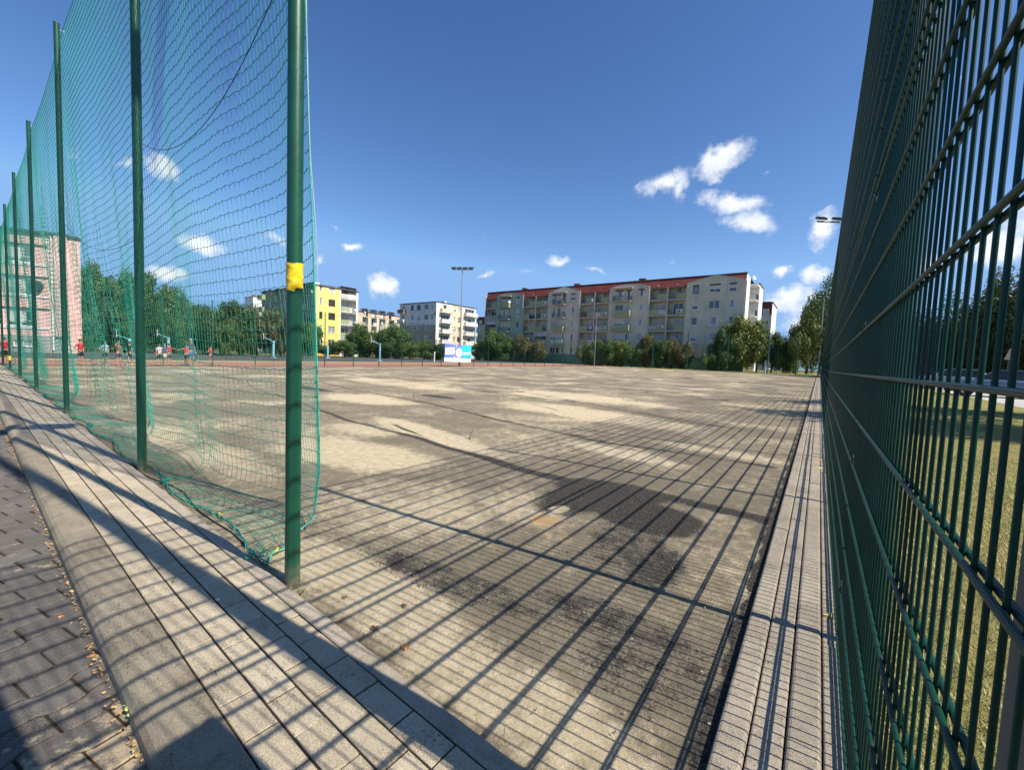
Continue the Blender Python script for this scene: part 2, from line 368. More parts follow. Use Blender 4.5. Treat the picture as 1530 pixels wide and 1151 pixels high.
# ------------------------------------------------------------ ground sheets
def sheet(name,xs,ys,mat,dz=0,zf=None,attr=None):
    xs=np.array(xs);ys=np.array(ys);nx,ny=len(xs),len(ys)
    V=[(x,y,(zf or g)(x,y)+dz) for y in ys for x in xs]
    i,j=np.meshgrid(np.arange(nx-1),np.arange(ny-1)); a=(j*nx+i).ravel()
    me=np_mesh(name,V,np.stack([a,a+1,a+1+nx,a+nx],1),mat)
    return struct(put(name,me)),V
def lin(a,b,s): return list(np.arange(a,b,s))+[b]
def base_z(x,y):
    if y<1.6 and x<.6: return -.30
    return g(x,y)-.05
sheet('ground',[-1500,-600,-300,-200,-120,-80,-60,-40,-20,-5,-1,.5,.7,5,10,20,40,80,160,300,600,1500],[-1500,-600,-200,-100,-50,-20,-5,-1,1.5,1.7,4,7,10,13,16,22,30,50,70,90,110,130,200,400,800,1600],MT['grassland'],0,base_z)
ANG=.0274; LY0=1.0076
def LP(s,t,z=0): # left frame: s runs away along -x, t>0 into the field
    return (-s*math.cos(ANG)+t*math.sin(ANG),LY0+s*math.sin(ANG)+t*math.cos(ANG),z)
# field with masks
segs=[((-8.9,4.9),(-5.3,4.34),.05),((-5.3,4.34),(-3.4,4.06),.09),((-3.4,4.06),(-2.1,3.99),.12),
      ((-16.4,9.33),(-8.94,7.77),.001),((-8.94,7.77),(-2.75,6.32),.06),((-2.75,6.32),(-.4,6.28),.05),
      ((-13.8,15.3),(-1.5,9.7),.06),((-24,14),(-6,11.5),.07),((-20,22),(-2,17),.08),((-1.4,4.25),(-.25,4.0),.13),
      ((-29,30),(-4,24),.12),((-28,45),(-2,33),.15),((-6.2,4.9),(-5.0,4.42),.05)]
ells=[((-1.6,3.92),.50,.33,.2,1.25),((-1.08,3.48),.40,.34,0,1.25),((-1.75,3.45),.30,.45,0,.8),((-1.0,2.8),.34,.46,.2,.44),((-.75,2.65),.17,.36,0,.60),
      ((-1.6,1.70),.75,.16,.10,.42),((-.75,1.95),.5,.16,.1,.45),((-.5,1.75),.3,.3,0,.38),((-9.5,9.2),.8,.25,-.1,.8),((-14,7.5),1.6,.3,-.1,.7),((-1.1,2.5),.4,.25,0,.3)]
sandm=[((-5.2,4.75),1.7,.33,-.25,1.),((-6.0,4.2),.8,.3,0,.6),((-4.6,3.1),1.2,.55,.1,1.),((-2.9,2.4),.8,.6,0,.7),((-1.9,1.35),.8,.22,0,.9),((-1.0,1.25),.6,.18,0,.9),((-10,7),1.5,.7,0,.8),((-5,9.5),2.5,.9,-.15,.8),((-7,13),3,1.2,-.1,.8),((-2.2,5.7),.9,.25,-.2,.7),((-2.0,3.0),.5,.4,0,.6),((-6.5,1.9),2,.35,0,.6),((-15,12),4,1.2,-.15,.7),((-1.3,6.9),1.,.25,-.1,.6)]
def ell(X,Y,c,a,b,rot):
    dx,dy=X-c[0],Y-c[1]; u=dx*math.cos(rot)+dy*math.sin(rot); v=-dx*math.sin(rot)+dy*math.cos(rot)
    return np.clip(1.35-np.sqrt((u/a)**2+(v/b)**2),0,.7)/.7
def build_field():
    xs=lin(-31.2,-12,.8)[:-1]+lin(-12,-6,.15)[:-1]+lin(-6,-.34,.045)[:-1]+[-.32,-.30,-.28,-.265,-.25,-.235,-.22,-.19]
    ys=lin(0,1,.05)[:-1]+lin(1,6,.045)[:-1]+lin(6,12,.12)[:-1]+lin(12,30,.4)[:-1]+lin(30,70,2)
    nx,ny=len(xs),len(ys); V=np.zeros((ny,nx,3))
    for j in range(ny):
        for i in range(nx):
            x=xs[i]; y=ys[j]
            if j<20: # rows squeezed against the skewed kerb line
                e=LP(-x,0)[1]; y=e-.02+(1.9+max(0,-x)*.0274-e)*0+(ys[j]/1.0)*(1.0+max(0,-x)*0-0) if False else y
            V[j,i]=(x,y,0)
    # remap y so that the first row follows the kerb edge
    X=V[:,:,0]; Y=V[:,:,1]; e=LY0-X*math.tan(ANG)-.01
    t=np.clip(Y/4.,0,1); Y2=np.where(Y<4.,e+(4.-e)*t,Y); V[:,:,1]=Y2
    V[:,:,2]=np.vectorize(g)(X,Y2)
    nearm=(np.abs(X)<13)&(Y2<13)
    V[:,:,2]+=np.where(nearm,(.004*np.sin(X*2.1+1)*np.sin(Y2*1.7)),0)
    i,j=np.meshgrid(np.arange(nx-1),np.arange(ny-1)); a=(j*nx+i).ravel()
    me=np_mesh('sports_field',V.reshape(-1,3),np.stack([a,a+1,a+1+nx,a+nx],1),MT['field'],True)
    D=np.zeros_like(X); S=np.zeros_like(X); O=np.zeros_like(X)
    for p,q,w in segs:
        p=np.array(p);q=np.array(q);d=q-p;L=d@d; tt=np.clip(((X-p[0])*d[0]+(Y2-p[1])*d[1])/L,0,1)
        wob=.06*np.sin(X*1.3+p[1])+.03*np.sin(X*4.1)
        dist=np.hypot(X-(p[0]+tt*d[0]),Y2+wob-(p[1]+tt*d[1])); D=np.maximum(D,np.clip(1.25-dist/w,0,1)*.85)
    for c,a_,b_,r_,k in ells: D=np.maximum(D,ell(X,Y2,c,a_,b_,r_)*k)
    for c,a_,b_,r_,k in sandm: S=np.maximum(S,ell(X,Y2,c,a_,b_,r_)*k)
    O=ell(X,Y2,(-1.68,2.83),.15,.13,0); O=np.maximum(O,ell(X,Y2,(-1.45,2.65),.2,.16,0)*.6)
    D=np.maximum(D,np.clip((X+.262+.012*np.sin(Y2*9)+.01*np.sin(Y2*23))/.02,0,1)*.9)  # painted shade: dark strip widening the shadowed gap along the right border stones
    D*=1-.9*np.clip(O*1.5,0,1); D*=1-np.clip(ell(X,Y2,(-1.72,3.13),.05,.10,0)*2,0,1)
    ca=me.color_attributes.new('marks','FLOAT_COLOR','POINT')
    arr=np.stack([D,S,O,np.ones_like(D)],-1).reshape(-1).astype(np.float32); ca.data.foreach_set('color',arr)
    struct(put('sports_field',me))
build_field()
def seams():
    rg=random.Random(4); mb=MB()
    L=[((-31,12.1),(-8.94,7.77),(-2.75,6.32),(-.25,6.25),.07),((-31,9.6),(-12,5.6),(-8.9,4.85),(-5.3,4.34),.05),((-31,20),(-13.8,15.3),(-6,11.6),(-.25,9.3),.06),((-31,16.5),(-18,14.2),(-9,11.2),(-4.5,9.0),.04),
       ((-31,27),(-20,22),(-8,17.5),(-.3,16.2),.09),((-31,35),(-22,31),(-9,25.5),(-.3,23),.10),((-31,46),(-20,41),(-10,36),(-.3,33),.13),((-31,58),(-22,55),(-8,49),(-.3,47),.16),((-5.2,6.7),(-4.9,5.5),(-4.4,4.9),(-3.6,4.2),.025),((-3.5,7.6),(-3.1,6.9),(-1.4,6.0),(-.3,5.2),.02),((-12,13),(-11,9.5),(-9.6,8.4),(-9,7.8),.03)]
    for P in L:
        w=P[-1]; pts=[]
        for a,b in zip(P[:-2],P[1:-1]):
            n=max(4,int(math.hypot(b[0]-a[0],b[1]-a[1])/.22))
            for k in range(n): pts.append((a[0]+(b[0]-a[0])*k/n,a[1]+(b[1]-a[1])*k/n))
        ph=rg.uniform(0,6); vs=[]
        for i,(x,y) in enumerate(pts):
            y+=.10*math.sin(x*.7+ph)+.03*math.sin(x*3.1+ph)+rg.uniform(-.012,.012); ww=w*(.35+.65*rg.random())*(1 if 2<i<len(pts)-3 else .2)
            z=g(x,y)+.0085
            vs+=[(x,y-ww/2,z),(x,y+ww/2,z)]
        mb.add(vs,[(2*i,2*i+1,2*i+3,2*i+2) for i in range(len(pts)-1)])
    struct(mb.build('tar_seams',MT['tar']))
m_,nt_,b_=newmat('tar_seam'); t_=NT(nt_); q_=t_.pos(); f_=t_.ramp(t_.noise(30,5,.8,q_),.40,.58); t_.l(t_.mix(f_,(.05,.048,.045),(.20,.172,.125)),b_.inputs['Base Color']); b_.inputs['Roughness'].default_value=.95; MT['tar']=m_
seams()
ysf=lin(-40,0,8)+[2,5,8,12,16,22,30,40,55,70,90,120]
sheet('running_track',[-42,-36,-31.2],ysf,MT['track'],-.004)
sheet('verge',[-45,-42],ysf,MT['sandstrip'],-.004)
sheet('asphalt_court',[-78,-60,-45],ysf,MT['court'],-.004)
sheet('lawn_beyond',[-31.2,-20,-10,0,.2],[70,74,78,95],MT['lawn'],-.004)
sheet('right_lawn',lin(.17,14.4,.4),lin(-6,20,.8)+[25,30,40,50,60,70,80],MT['lawn'],.0)
sheet('road',[6.5,14.5],[24,27,30,34,40,47,55,70,90,120],MT['road'],.004)

# ------------------------------------------------------------ pavements at left and right
def left_pavers():
    rows=[(-.0756,-.182),(-.182,-.2885),(-.2885,-.395),(-.395,-.508)]
    mb=MB(); J=.0035
    for k,(t1,t0) in enumerate(rows):
        s=-.6+(.105 if k%2 else 0)-k*.002
        while s<31:
            zz=.03+random.uniform(-.0022,.0022); tl=random.uniform(-.002,.002)
            j2=random.uniform(0,.0015)
            vs=[];a,b=s+J+j2,s+.2085-J; c,d=t0+J+.001,t1-J
            be=.0022
            def P(ss,tt,z,c=c,tl=tl): return LP(ss,tt,z+(tt-c)*tl*6)
            vs=[P(a,c,-.02),P(b,c,-.02),P(b,d,-.02),P(a,d,-.02),P(a,c,zz-be),P(b,c,zz-be),P(b,d,zz-be),P(a,d,zz-be),P(a+be,c+be,zz),P(b-be,c+be,zz),P(b-be,d-be,zz),P(a+be,d-be,zz)]
            fs=[(0,4,5,1),(1,5,6,2),(2,6,7,3),(3,7,4,0),(4,8,9,5),(5,9,10,6),(6,10,11,7),(7,11,8,4),(8,11,10,9)]
            mb.add(vs,fs); s+=.2085
    struct(mb.build('pavement',MT['paver']))
    mb=MB(); s=-.6+.33-.3
    while s<31: # thin edge stones
        a,b=s+.003,s+.997; prof=[(-.073,-.03),(-.073,.028),(-.068,.034),(-.010,.034),(-.003,.028),(0,-.05)]
        prism(mb,a,b,prof); s+=1.0
    struct(mb.build('edge_stones',MT['edge']))
    mb=MB(); s=-1.15
    while s<31: # big rounded kerb
        a,b=s+.003,s+.997; prof=[(-.692,-.30),(-.692,-.045),(-.688,-.02),(-.675,.003),(-.655,.018),(-.62,.028),(-.57,.032),(-.513,.033),(-.510,.028),(-.510,-.1)]
        prism(mb,a,b,prof,10); s+=1.0
    struct(mb.build('kerb',MT['kerb']))
    mb=MB(); q=[LP(-1,-.52,.0235),LP(-1,-.02,.0235),LP(31,-.02,.0235),LP(31,-.52,.0235)]
    mb.add(q,[(0,1,2,3)]); struct(mb.build('paving_bed',MT['soil']))
def prism(mb,a,b,prof,n=4):
    n0=len(prof); vs=[]; 
    for k in range(n+1):
        s=a+(b-a)*k/n; sh=.0
        if k in (0,n): sh=.002
        for (t,z) in prof: vs.append(LP(s,t,z-sh if z>0 else z))
    fs=[]
    for k in range(n):
        for i in range(n0-1): fs.append((k*n0+i,k*n0+i+1,(k+1)*n0+i+1,(k+1)*n0+i))
    fs=[tuple(reversed(f)) for f in fs]
    mb.add(vs,fs,0,False); mb.add(vs[:n0],[tuple(range(n0))]); mb.add(vs[-n0:],[tuple(reversed(range(n0)))])
left_pavers()
def low_pavers():
    mb=MB(); th=R(100); ca,sa=math.cos(th),math.sin(th); w=.148; L=.226
    def W(u,v): return (u*ca-v*sa,u*sa+v*ca)
    def wav(u):
        f=(u/L)%1.; return .013*max(-1,min(1,2.2*math.sin(2*math.pi*f)))
    for jr in range(-2,190):
        v0=jr*w
        off=(jr%2)*L/2
        for iu in range(-26,26):
            u0=iu*L+off
            cx,cy=W(u0+L/2,v0+w/2)
            if not(-26<cx<-.9 and -.9<cy<.47+.0274*-cx): continue
            if cx<-9 and cy<-.2 : continue
            z=-.05+random.uniform(-.002,.002); g_=.0045; be=.005; N=12
            lo=[(u0+g_+(L-2*g_)*k/N, v0+g_*1.1) for k in range(N+1)]; hi=[(u0+g_+(L-2*g_)*k/N, v0+w-g_*1.1) for k in range(N+1)]
            lo=[(u,v+wav(u)) for u,v in lo]; hi=[(u,v+wav(u)) for u,v in hi]
            ring=lo+hi[::-1]; n=len(ring); c=(u0+L/2,v0+w/2)
            vs=[W(u,v)+(-.09,) for u,v in ring]+[W(u,v)+(z-be,) for u,v in ring]
            inn=[(u+(be if u<c[0] else -be)*(1 if abs(u-c[0])>L*.46 else 0),v+(be if k<n//2 else -be)) for k,(u,v) in enumerate(ring)]
            vs+=[W(u,v)+(z,) for u,v in inn]
            fs=[(k,(k+1)%n,n+(k+1)%n,n+k) for k in range(n)]+[(n+k,n+(k+1)%n,2*n+(k+1)%n,2*n+k) for k in range(n)]+[tuple(range(2*n,3*n))]
            mb.add(vs,fs)
    struct(mb.build('lower_pavement',MT['paver_low']))
    m2=MB(); m2.add([(-30,-6,-.058),(1.5,-6,-.058),(1.5,.5,-.058),(-30,1.0,-.058)],[(0,1,2,3)]); struct(m2.build('lower_paving_bed',MT['soil']))
    m3=MB(); m3.add([(-26,-1.6,-.048),(-26,-3.5,-.048),(-9,-3.5,-.048),(-9,-.25,-.048),(-26,-.25,-.048)],[(1,2,3,0),(0,3,4)]); struct(m3.build('far_lower_paving',MT['paver_low']))
low_pavers()
def right_stones():
    cols=[(-.200,-.110,.95,.035),(-.106,-.011,1.0,.036),(-.006,.091,1.0,.039),(.096,.185,1.0,.034)]
    mb=MB()
    for k,(x0,x1,L,zt) in enumerate(cols):
        y=.55+[.31,.62,.1,.8][k]-1.
        while y<70:
            y1=y+.997; n=3 if y<8 else 1
            zz=zt+random.uniform(-.003,.003); rr=.012 if k in(0,2) else .006
            prof=[(x0,-.06),(x0,zz-rr),(x0+rr*.4,zz-rr*.3),(x0+rr,zz),(x1-rr,zz),(x1-rr*.35,zz-rr*.35),(x1,zz-rr*1.3),(x1,-.06)]
            m=len(prof); vs=[]
            for q in range(n+1):
                yy=y+(y1-y)*q/n; gz=g(0,yy)
                vs+=[(px_,yy,pz+gz) for px_,pz in prof]
            fs=[(q*m+i,q*m+i+1,(q+1)*m+i+1,(q+1)*m+i) for q in range(n) for i in range(m-1)]
            mb.add(vs,[tuple(reversed(f)) for f in fs]); mb.add(vs[:m],[tuple(reversed(range(m)))]); mb.add(vs[-m:],[tuple(range(m))])
            y+=1.0
    struct(mb.build('border_stones',MT['edge_right']))
    m2=MB(); m2.add([(-.195,0,.012),(.18,0,.012),(.18,10,.012),(-.195,10,.012)],[(0,1,2,3)]); struct(m2.build('border_bed',MT['soil']))
right_stones()

# ------------------------------------------------------------ double-rod mesh fences
PW=2.5
def panel_mesh(name,z0,nr,top,ns,r=.0030,rr=.0045):
    # panel in local coords: runs along +y, wires at x=0 (front) .. .015 (back)
    mb=MB(); L=PW-.02
    for k in range(50):
        y=.025+k*.05-.0
        if y>L: break
        mb.tube([(.0068,y,z0-.03),(.0068,y,z0+.2*(nr-1)+top)],r,ns)
    for k in range(nr):
        for x in (0.,.0136): mb.tube([(x,.0,z0+.2*k),(x,L,z0+.2*k)],rr,ns)
    return mb.mesh(name,MT['wire_green'])
PL=[panel_mesh('mesh_panel',0,11,.01,8),panel_mesh('mesh_panel',0,11,.03,8)]
PF=[panel_mesh('mesh_panel',0,11,.01,3,.0029,.0042),panel_mesh('mesh_panel',0,11,.03,3,.0029,.0042)]
def fpost_mesh(h):
    mb=MB(); mb.box(-.03,.03,-.02,.02,-.1,h); mb.box(-.034,.034,-.024,.024,h,h+.012)
    return mb.mesh('post',MT['green_paint'])
def clamp_mesh():
    mb=MB(); mb.box(-.058,-.030,-.030,.030,-.02,.02); mb.tube([(-.058,0,0),(-.066,0,0)],.008,6)
    return mb.mesh('clamp',MT['green_paint'])
FP=fpost_mesh(4.2); CL=clamp_mesh()
def fence(root,x,y,n,rz,meshes,first_bays=99,off=.062,z0=.062,rot=0,clamps=True,zg=g):
    d=Vector((-math.sin(rz),math.cos(rz)))
    for i in range(n+1):
        px_,py_=x+d.x*PW*i,y+d.y*PW*i
        nrm=Vector((math.cos(rz),math.sin(rz)))
        o=put('post',FP,root,(px_+nrm.x*off,py_+nrm.y*off,zg(px_,py_)),rz)
        if clamps and i<5:
            for cz in (.28,.88,1.48,2.05,2.35,2.95,3.55,4.05): put('clamp',CL,o,(0,0,cz),0)
        if i<n:
            ml,mu=(meshes if i<first_bays else PF)
            slope=(zg(px_+d.x*PW,py_+d.y*PW)-zg(px_,py_))/PW
            for me,dz in ((ml,0),(mu,2.075)):
                q=put('mesh_panel',me,root,(px_+d.x*.01,py_+d.y*.01,zg(px_,py_)+z0+dz),rz)
                q.rotation_euler=(math.atan(slope),0,rz)
fr=thing('mesh_fence','tall dark green double-rod mesh fence running close along the right side of the field','fence')
fence(fr,.147,-.06,28,0,PL,4)
fr=thing('mesh_fence','green mesh fence along the far left field side that carries the blue banner','fence')
fence(fr,-31.2,.4,28,0,PF,0,clamps=False)
fr=thing('mesh_fence','green mesh fence across the far end of the field below the long apartment block','fence')
fence(fr,.1,70.45,12,R(90),PF,0,clamps=False)

# ------------------------------------------------------------ net posts and ball net
PH=6.57
post_s=[2.24]+[2.24+3.21+5.23*i for i in range(0,6)]
def post_xy(s):
    return (-s*math.cos(ANG),1.035+s*math.sin(ANG)+ .0)
tape_rng=random.Random(3)
def tape_band(z0,z1,r):
    mb=MB(); n=40; m=16; vs=[];fs=[]
    for j in range(m+1):
        for k in range(n):
            a=2*math.pi*k/n; z=z0+(z1-z0)*j/m
            if j in (0,m): z+=(.012 if j==0 else .003)*(1 if math.sin(a+.6)>.2 else -.3)+(.004 if j==0 else .002)*math.sin(a*3)
            rr=r+.0012+.0035*max(0,math.sin(a*2+j*.7+math.sin(j*.9)))**3+.002*max(0,math.sin(a*3-j*.9))**4
            vs.append((rr*math.cos(a),rr*math.sin(a),z))
    for j in range(m):
        for k in range(n): fs.append((j*n+k,j*n+(k+1)%n,(j+1)*n+(k+1)%n,(j+1)*n+k))
    mb.add(vs,fs,0,True); return mb
for i,s in enumerate(post_s):
    x,y=post_xy(s); r=.038
    y+= .02
    desc=['nearest green net post, a thick steel tube with a wide yellow tape band','second green net post from the camera along the brick kerb',
          'third green net post from the camera along the kerb, clear of the school wall','fourth green net post counted from the camera, in front of the school building',
          'fifth green net post counted from the camera, in front of the school','sixth green net post from the camera, with a small yellow band near its foot','farthest green net post at the left edge of the picture'][i]
    t=thing('net_post',desc,'post',(x,y,0),0,'green posts carrying the ball net')
    mb=MB(); mb.tube([(0,0,-.1),(0,0,.5),(0,0,PH)],r,28 if i<3 else 12,caps=False)
    mb.build('pole',MT['green_paint'],t)
    mb=MB(); mb.tube([(0,0,PH),(0,0,PH+.012)],r+.003,20); mb.build('cap',MT['dark_metal'],t)
    mb=MB(); mb.tube([(0,r-.005,PH-.08),(0,r+.05,PH-.08)],.006,6); mb.tube([(0,r+.05,PH-.05),(0,r+.05,PH-.11)],.005,6); mb.build('hook',MT['galv'],t)
    if i==0: tape_band(1.585,1.722,r).build('tape_band',MT['yellow_tape'],t)
    if i==1: pass
    if i==5: tape_band(.42,.60,r).build('tape_band',MT['yellow_tape'],t)

def net():
    S0=2.235; S1=post_s[-1]+3
    ds=.068; NS=int((S1-S0)/ds); dv=.10; NV=74
    s0=S0+np.arange(NS+1)*ds; V=np.arange(NV+1)*dv
    spans=np.array([S0]+post_s[1:]+[post_s[-1]+5.23])
    # sag of top edge between posts
    ps=np.array([2.24]+post_s[1:]+[post_s[-1]+5.23])
    idx=np.clip(np.searchsorted(ps,s0)-1,0,len(ps)-2); tt=np.clip((s0-ps[idx])/(ps[idx+1]-ps[idx]),0,1)
    L=(ps[idx+1]-ps[idx]); ztop=6.48-.022*L*4*tt*(1-tt)*.9
    SS,VV=np.meshgrid(s0,V,indexing='ij'); ZT=np.repeat(ztop[:,None],NV+1,1)
    TT=np.repeat(tt[:,None],NV+1,1)
    foot=.50+.10*np.sin(SS*.9)+.06*np.sin(SS*2.3+1); foot=np.where(SS<3.2,foot*(.75+.25*(SS-2.1)/1.1),foot)
    depth=np.clip(VV/ZT,0,1.3)
    Z=ZT-VV
    h=np.clip(Z/ZT,0,1)
    off=.055+(foot-.055)*(1-h)**1.7
    off+= .04*np.sin(SS*1.15+.6)*np.sin(math.pi*np.clip(1-h,0,1))*.8
    # fine waviness
    off+=(.006*np.sin(SS*5.1+VV*1.3)+.005*np.sin(SS*9.7-VV*2.))*np.clip((1-h)*2,0,1)
    # curved foot: below z=.22 the cloth bends and lies back toward the posts
    rb=.22
    over=np.clip(rb-Z,0,None)    # arc length past the bend start
    arc=rb*math.pi/2
    a=np.clip(over/rb,0,math.pi/2)
    zc=np.where(over>0,rb*(1-np.sin(a)),Z)
    yc=np.where(over>0,off-rb*(1-np.cos(a)),off)
    past=np.clip(over-arc,0,None)
    tail=np.minimum(past,np.clip(off-rb-.02+.04*np.sin(SS*3.3),0.02,None))
    yc=yc-tail
    zc=np.where(past>0,.012+.010*np.abs(np.sin(SS*7+VV*9))+.02*(np.sin(SS*13+VV*31)>.4),zc)
    zc=np.maximum(zc,.008)
    X=SS.copy()
    # bunched folds
    for sb,w,k,zt in ((4.83,.16,.90,1.9),(8.9,.40,.90,3.2),(9.9,.30,.88,2.8),(11.3,.60,.90,4.3),(14.4,.7,.88,5.),(17.,.6,.88,6.),(19.7,.8,.88,6.),(23.4,.9,.88,6),(27,.9,.85,6)):
        fade=np.clip((zt-zc)/1.4,0,1)*(1-.35*np.clip(1-zc/.4,0,1))
        c=sb+(zc-1.)*.12*(1 if sb>8 else 0)
        gs=np.exp(-((X-c)/w)**4)
        X=X-fade*k*(X-c)*gs
        yc=yc+fade*gs*.05*np.sin((SS-c)*26)
    # upper part: wind-blown skew waves
    X+=.03*np.sin(VV*1.7+SS*.8)*(1-np.exp(-VV))
    # end of the net swings a little past the first post
    WX=-X*math.cos(ANG); WY=1.06+X*math.sin(ANG)+yc
    # the free end hangs just right of the first post: slide the first metre so the edge follows its real line
    tz=np.array([0.,.10,.5,1.0,1.55,2.0,2.4,3.0,3.6,6.6]); tpx=np.array([440.,470,478,475,471,468,463,459,453,444.])
    for j in range(NV+1):
        y0=WY[0,j]; z=zc[0,j]
        if z<.06: y0=WY[0,j]
        tp=np.interp(z,tz,tpx)
        if z<.12: tp=min(tp,np.interp(y0,[1.1,1.22,1.34,1.46,1.6],[398,412,442,468,477]))
        # find x on the line y=y0 whose picture column is tp
        lo,hi=-4.5,-.8
        for _ in range(30):
            m_=(lo+hi)/2; v=Vector((m_,y0,z-CH)); px=765+FPX*v.dot(CR)/v.dot(CF)
            if px<tp: lo=m_
            else: hi=m_
        dx=m_-WX[0,j]; f=np.clip(1-(s0-S0)/1.3,0,1)**1.5
        WX[:,j]+=dx*f
    P=np.stack([WX,WY,zc],-1)  # NS+1,NV+1,3
    def tubes(C,r,n=3):
        T=np.empty_like(C); T[:,1:-1]=C[:,2:]-C[:,:-2]; T[:,0]=C[:,1]-C[:,0]; T[:,-1]=C[:,-1]-C[:,-2]
        T/=np.linalg.norm(T,axis=-1,keepdims=True)+1e-9
        ref=np.where(np.abs(T[...,2:3])>.8,np.array([1.,0,0]),np.array([0,0,1.]))
        ref=np.where(np.abs(T[...,2:3])>.8,np.array([.9,.43,0]),ref)
        A=np.cross(T,ref); A/=np.linalg.norm(A,axis=-1,keepdims=True)+1e-9; B=np.cross(A,T)
        ring=[C+(A*math.cos(2*math.pi*k/n)+B*math.sin(2*math.pi*k/n))*r for k in range(n)]
        Vv=np.stack(ring,2); a,b=C.shape[:2]
        base=(np.arange(a)[:,None]*b+np.arange(b-1)[None,:])*n
        F=[]
        for k in range(n):
            k2=(k+1)%n; F.append(np.stack([base+k,base+k2,base+n+k2,base+n+k],-1).reshape(-1,4))
        return Vv.reshape(-1,3),np.concatenate(F)
    # zigzag of the knots
    Pv=P.copy(); 
    sg=np.where((np.arange(NS+1)[:,None]+np.arange(NV+1)[None,:])%2==0,1,-1)
    Pv[...,2]+=.006*sg*(zc>.2)
    V1,F1=tubes(Pv,.0017); V2,F2=tubes(np.transpose(Pv,(1,0,2)).copy(),.0027)
    t=thing('ball_net','teal green ball-catch net hanging from the green posts and trailing on the ground','net')
    me=np_mesh('netting',np.concatenate([V1,V2]),np.concatenate([F1,F2+len(V1)]),MT['net']); put('netting',me,t)
    # edge rope, top cable
    mb=MB(); mb.tube([tuple(p) for p in P[0]],.0055,6); mb.build('edge_rope',MT['rope_teal'],t)
    mb=MB(); mb.tube([tuple(P[0,i]+np.array([.035+.02*math.sin(i*.3),-.01,0])) for i in range(0,50)],.0018,5); mb.build('white_cord',MT['rope_white'],t)
    mb=MB(); mb.tube([tuple(p) for p in P[:,0][::4]],.004,5); mb.build('top_cable',MT['rope_teal'],t)
    mb=MB(); pts=[tuple(P[i,-1]+np.array([0,-.012+.01*math.sin(i),.004])) for i in range(0,200,2)]; mb.tube(pts,.0017,5); mb.build('bottom_rope',MT['rope_teal'],t)
    # loose frayed ends at the corner
    mb=MB()
    for k in range(16):
        c=P[0,-1]+np.array([-.05-random.uniform(0,.10),random.uniform(-.05,.04),.01]); pts=[c]
        for q in range(5): pts.append(pts[-1]+np.array([random.uniform(-.035,.035),random.uniform(-.03,.03),random.uniform(-.01,.02)]))
        mb.tube([(p[0],p[1],max(.008,p[2])) for p in pts],.0018,4)
    mb.build('loose_end',MT['rope_teal'],t)
    return P
NETP=net()
# loose black cables hanging between the posts
def cable(a,b,sag,label,r=.0026,mat='rope_dark',shift=.06):
    mb=MB(); pts=[]; a=Vector(a); b=Vector(b)
    for k in range(25):
        u=k/24; p=a.lerp(b,u); p.z-=sag*4*u*(1-u)*(1-.4*u); p.y+=shift*math.sin(math.pi*u); pts.append(p)
    mb.tube(pts,r,6); o=mb.build('hanging_cable',MT[mat]); return tag(o,label,'cable','loose cables on the net posts')
p1=post_xy(post_s[0]);p2=post_xy(post_s[1]);p3=post_xy(post_s[2])
cable((p2[0],p2[1]+.06,3.22),(p1[0],p1[1]+.05,3.40),.42,'thin black cable drooping between the two nearest net posts')
cable((p3[0],p3[1]+.06,3.3),(p2[0],p2[1]+.05,2.35),.35,'thin dark cable drooping between the second and third net posts')
mb=MB(); cpts=[]
for k in range(60):
    s=2.9+k*.30; cpts.append(LP(s,.06+.035*math.sin(s*1.9)+.03*math.sin(s*4.3+1),.008))
mb.tube(cpts,.0045,6); tag(mb.build('ground_cord',MT['rope_dark']),'thin dark cord lying on the sand along the foot of the net','cord')
def peg(x,y,rz,label):
    t=thing('anchor_peg',label,'anchor',(x,y,.014),rz,'yellow taped net anchors')
    mb=MB(); mb.tube([(-.035,0,0),(-.02,0,.002),(0,0,.001),(.02,0,.003),(.036,0,0)],[.009,.0125,.0105,.013,.010],10); mb.build('tape_wrap',MT['yellow_tape'],t)
    mb=MB(); mb.tube([(-.036+.0*k,.016*math.sin(k*.7),.012*math.cos(k*.7)) for k in range(10)],.003,5); mb.build('ring',MT['dark_metal'],t)
def gp(px,py,z=0):
    v=ray(px,py); s=(z-CH)/v.z; return (v.x*s,v.y*s)
a=gp(413,824,.012); peg(a[0],a[1],R(-35),'yellow taped anchor lying right beside the foot of the nearest net post')
a=gp(328,770,.012); peg(a[0],a[1],R(-10),'yellow taped anchor farther from the nearest post, at the trailing net edge')

# ------------------------------------------------------------ floodlight masts
MT['mast_grey']=simple('mast_grey',(.15,.16,.17),.5,.4,.15,5)
def mast_mesh(h,r0=.09,r1=.045,mat='galv'):
    mb=MB(); mb.tube([(0,0,-.1),(0,0,h*.35),(0,0,h)],[r0,r0*.82,r1],14)
    mb.box(-.18,.18,-.18,.18,-.05,.02); mb.box(r0*.7,r0+.03,-.06,.06,.6,1.0); return mb.mesh('pole',MT[mat])
MM=mast_mesh(10.5)
def head_meshes():
    mb=MB(); mb.box(-1.15,1.15,-.04,.04,-.04,.04); bar=mb.mesh('crossbar',MT['galv'])
    mb=MB(); mb.box(-.25,.25,-.20,.20,-.05,.03,0)
    for k in range(7): mb.box(-.23+k*.07,-.21+k*.07,-.17,.17,.03,.07,0)
    mb.box(-.22,.22,-.17,.17,-.056,-.0505,1); mb.tube([(-.27,0,0),(-.27,.02,-.14),(.27,.02,-.14),(.27,0,0)],.015,5,0)
    return bar,mb.mesh('floodlight',[MT['dark_metal'],MT['lamp_glass']])
BAR,FL=head_meshes()
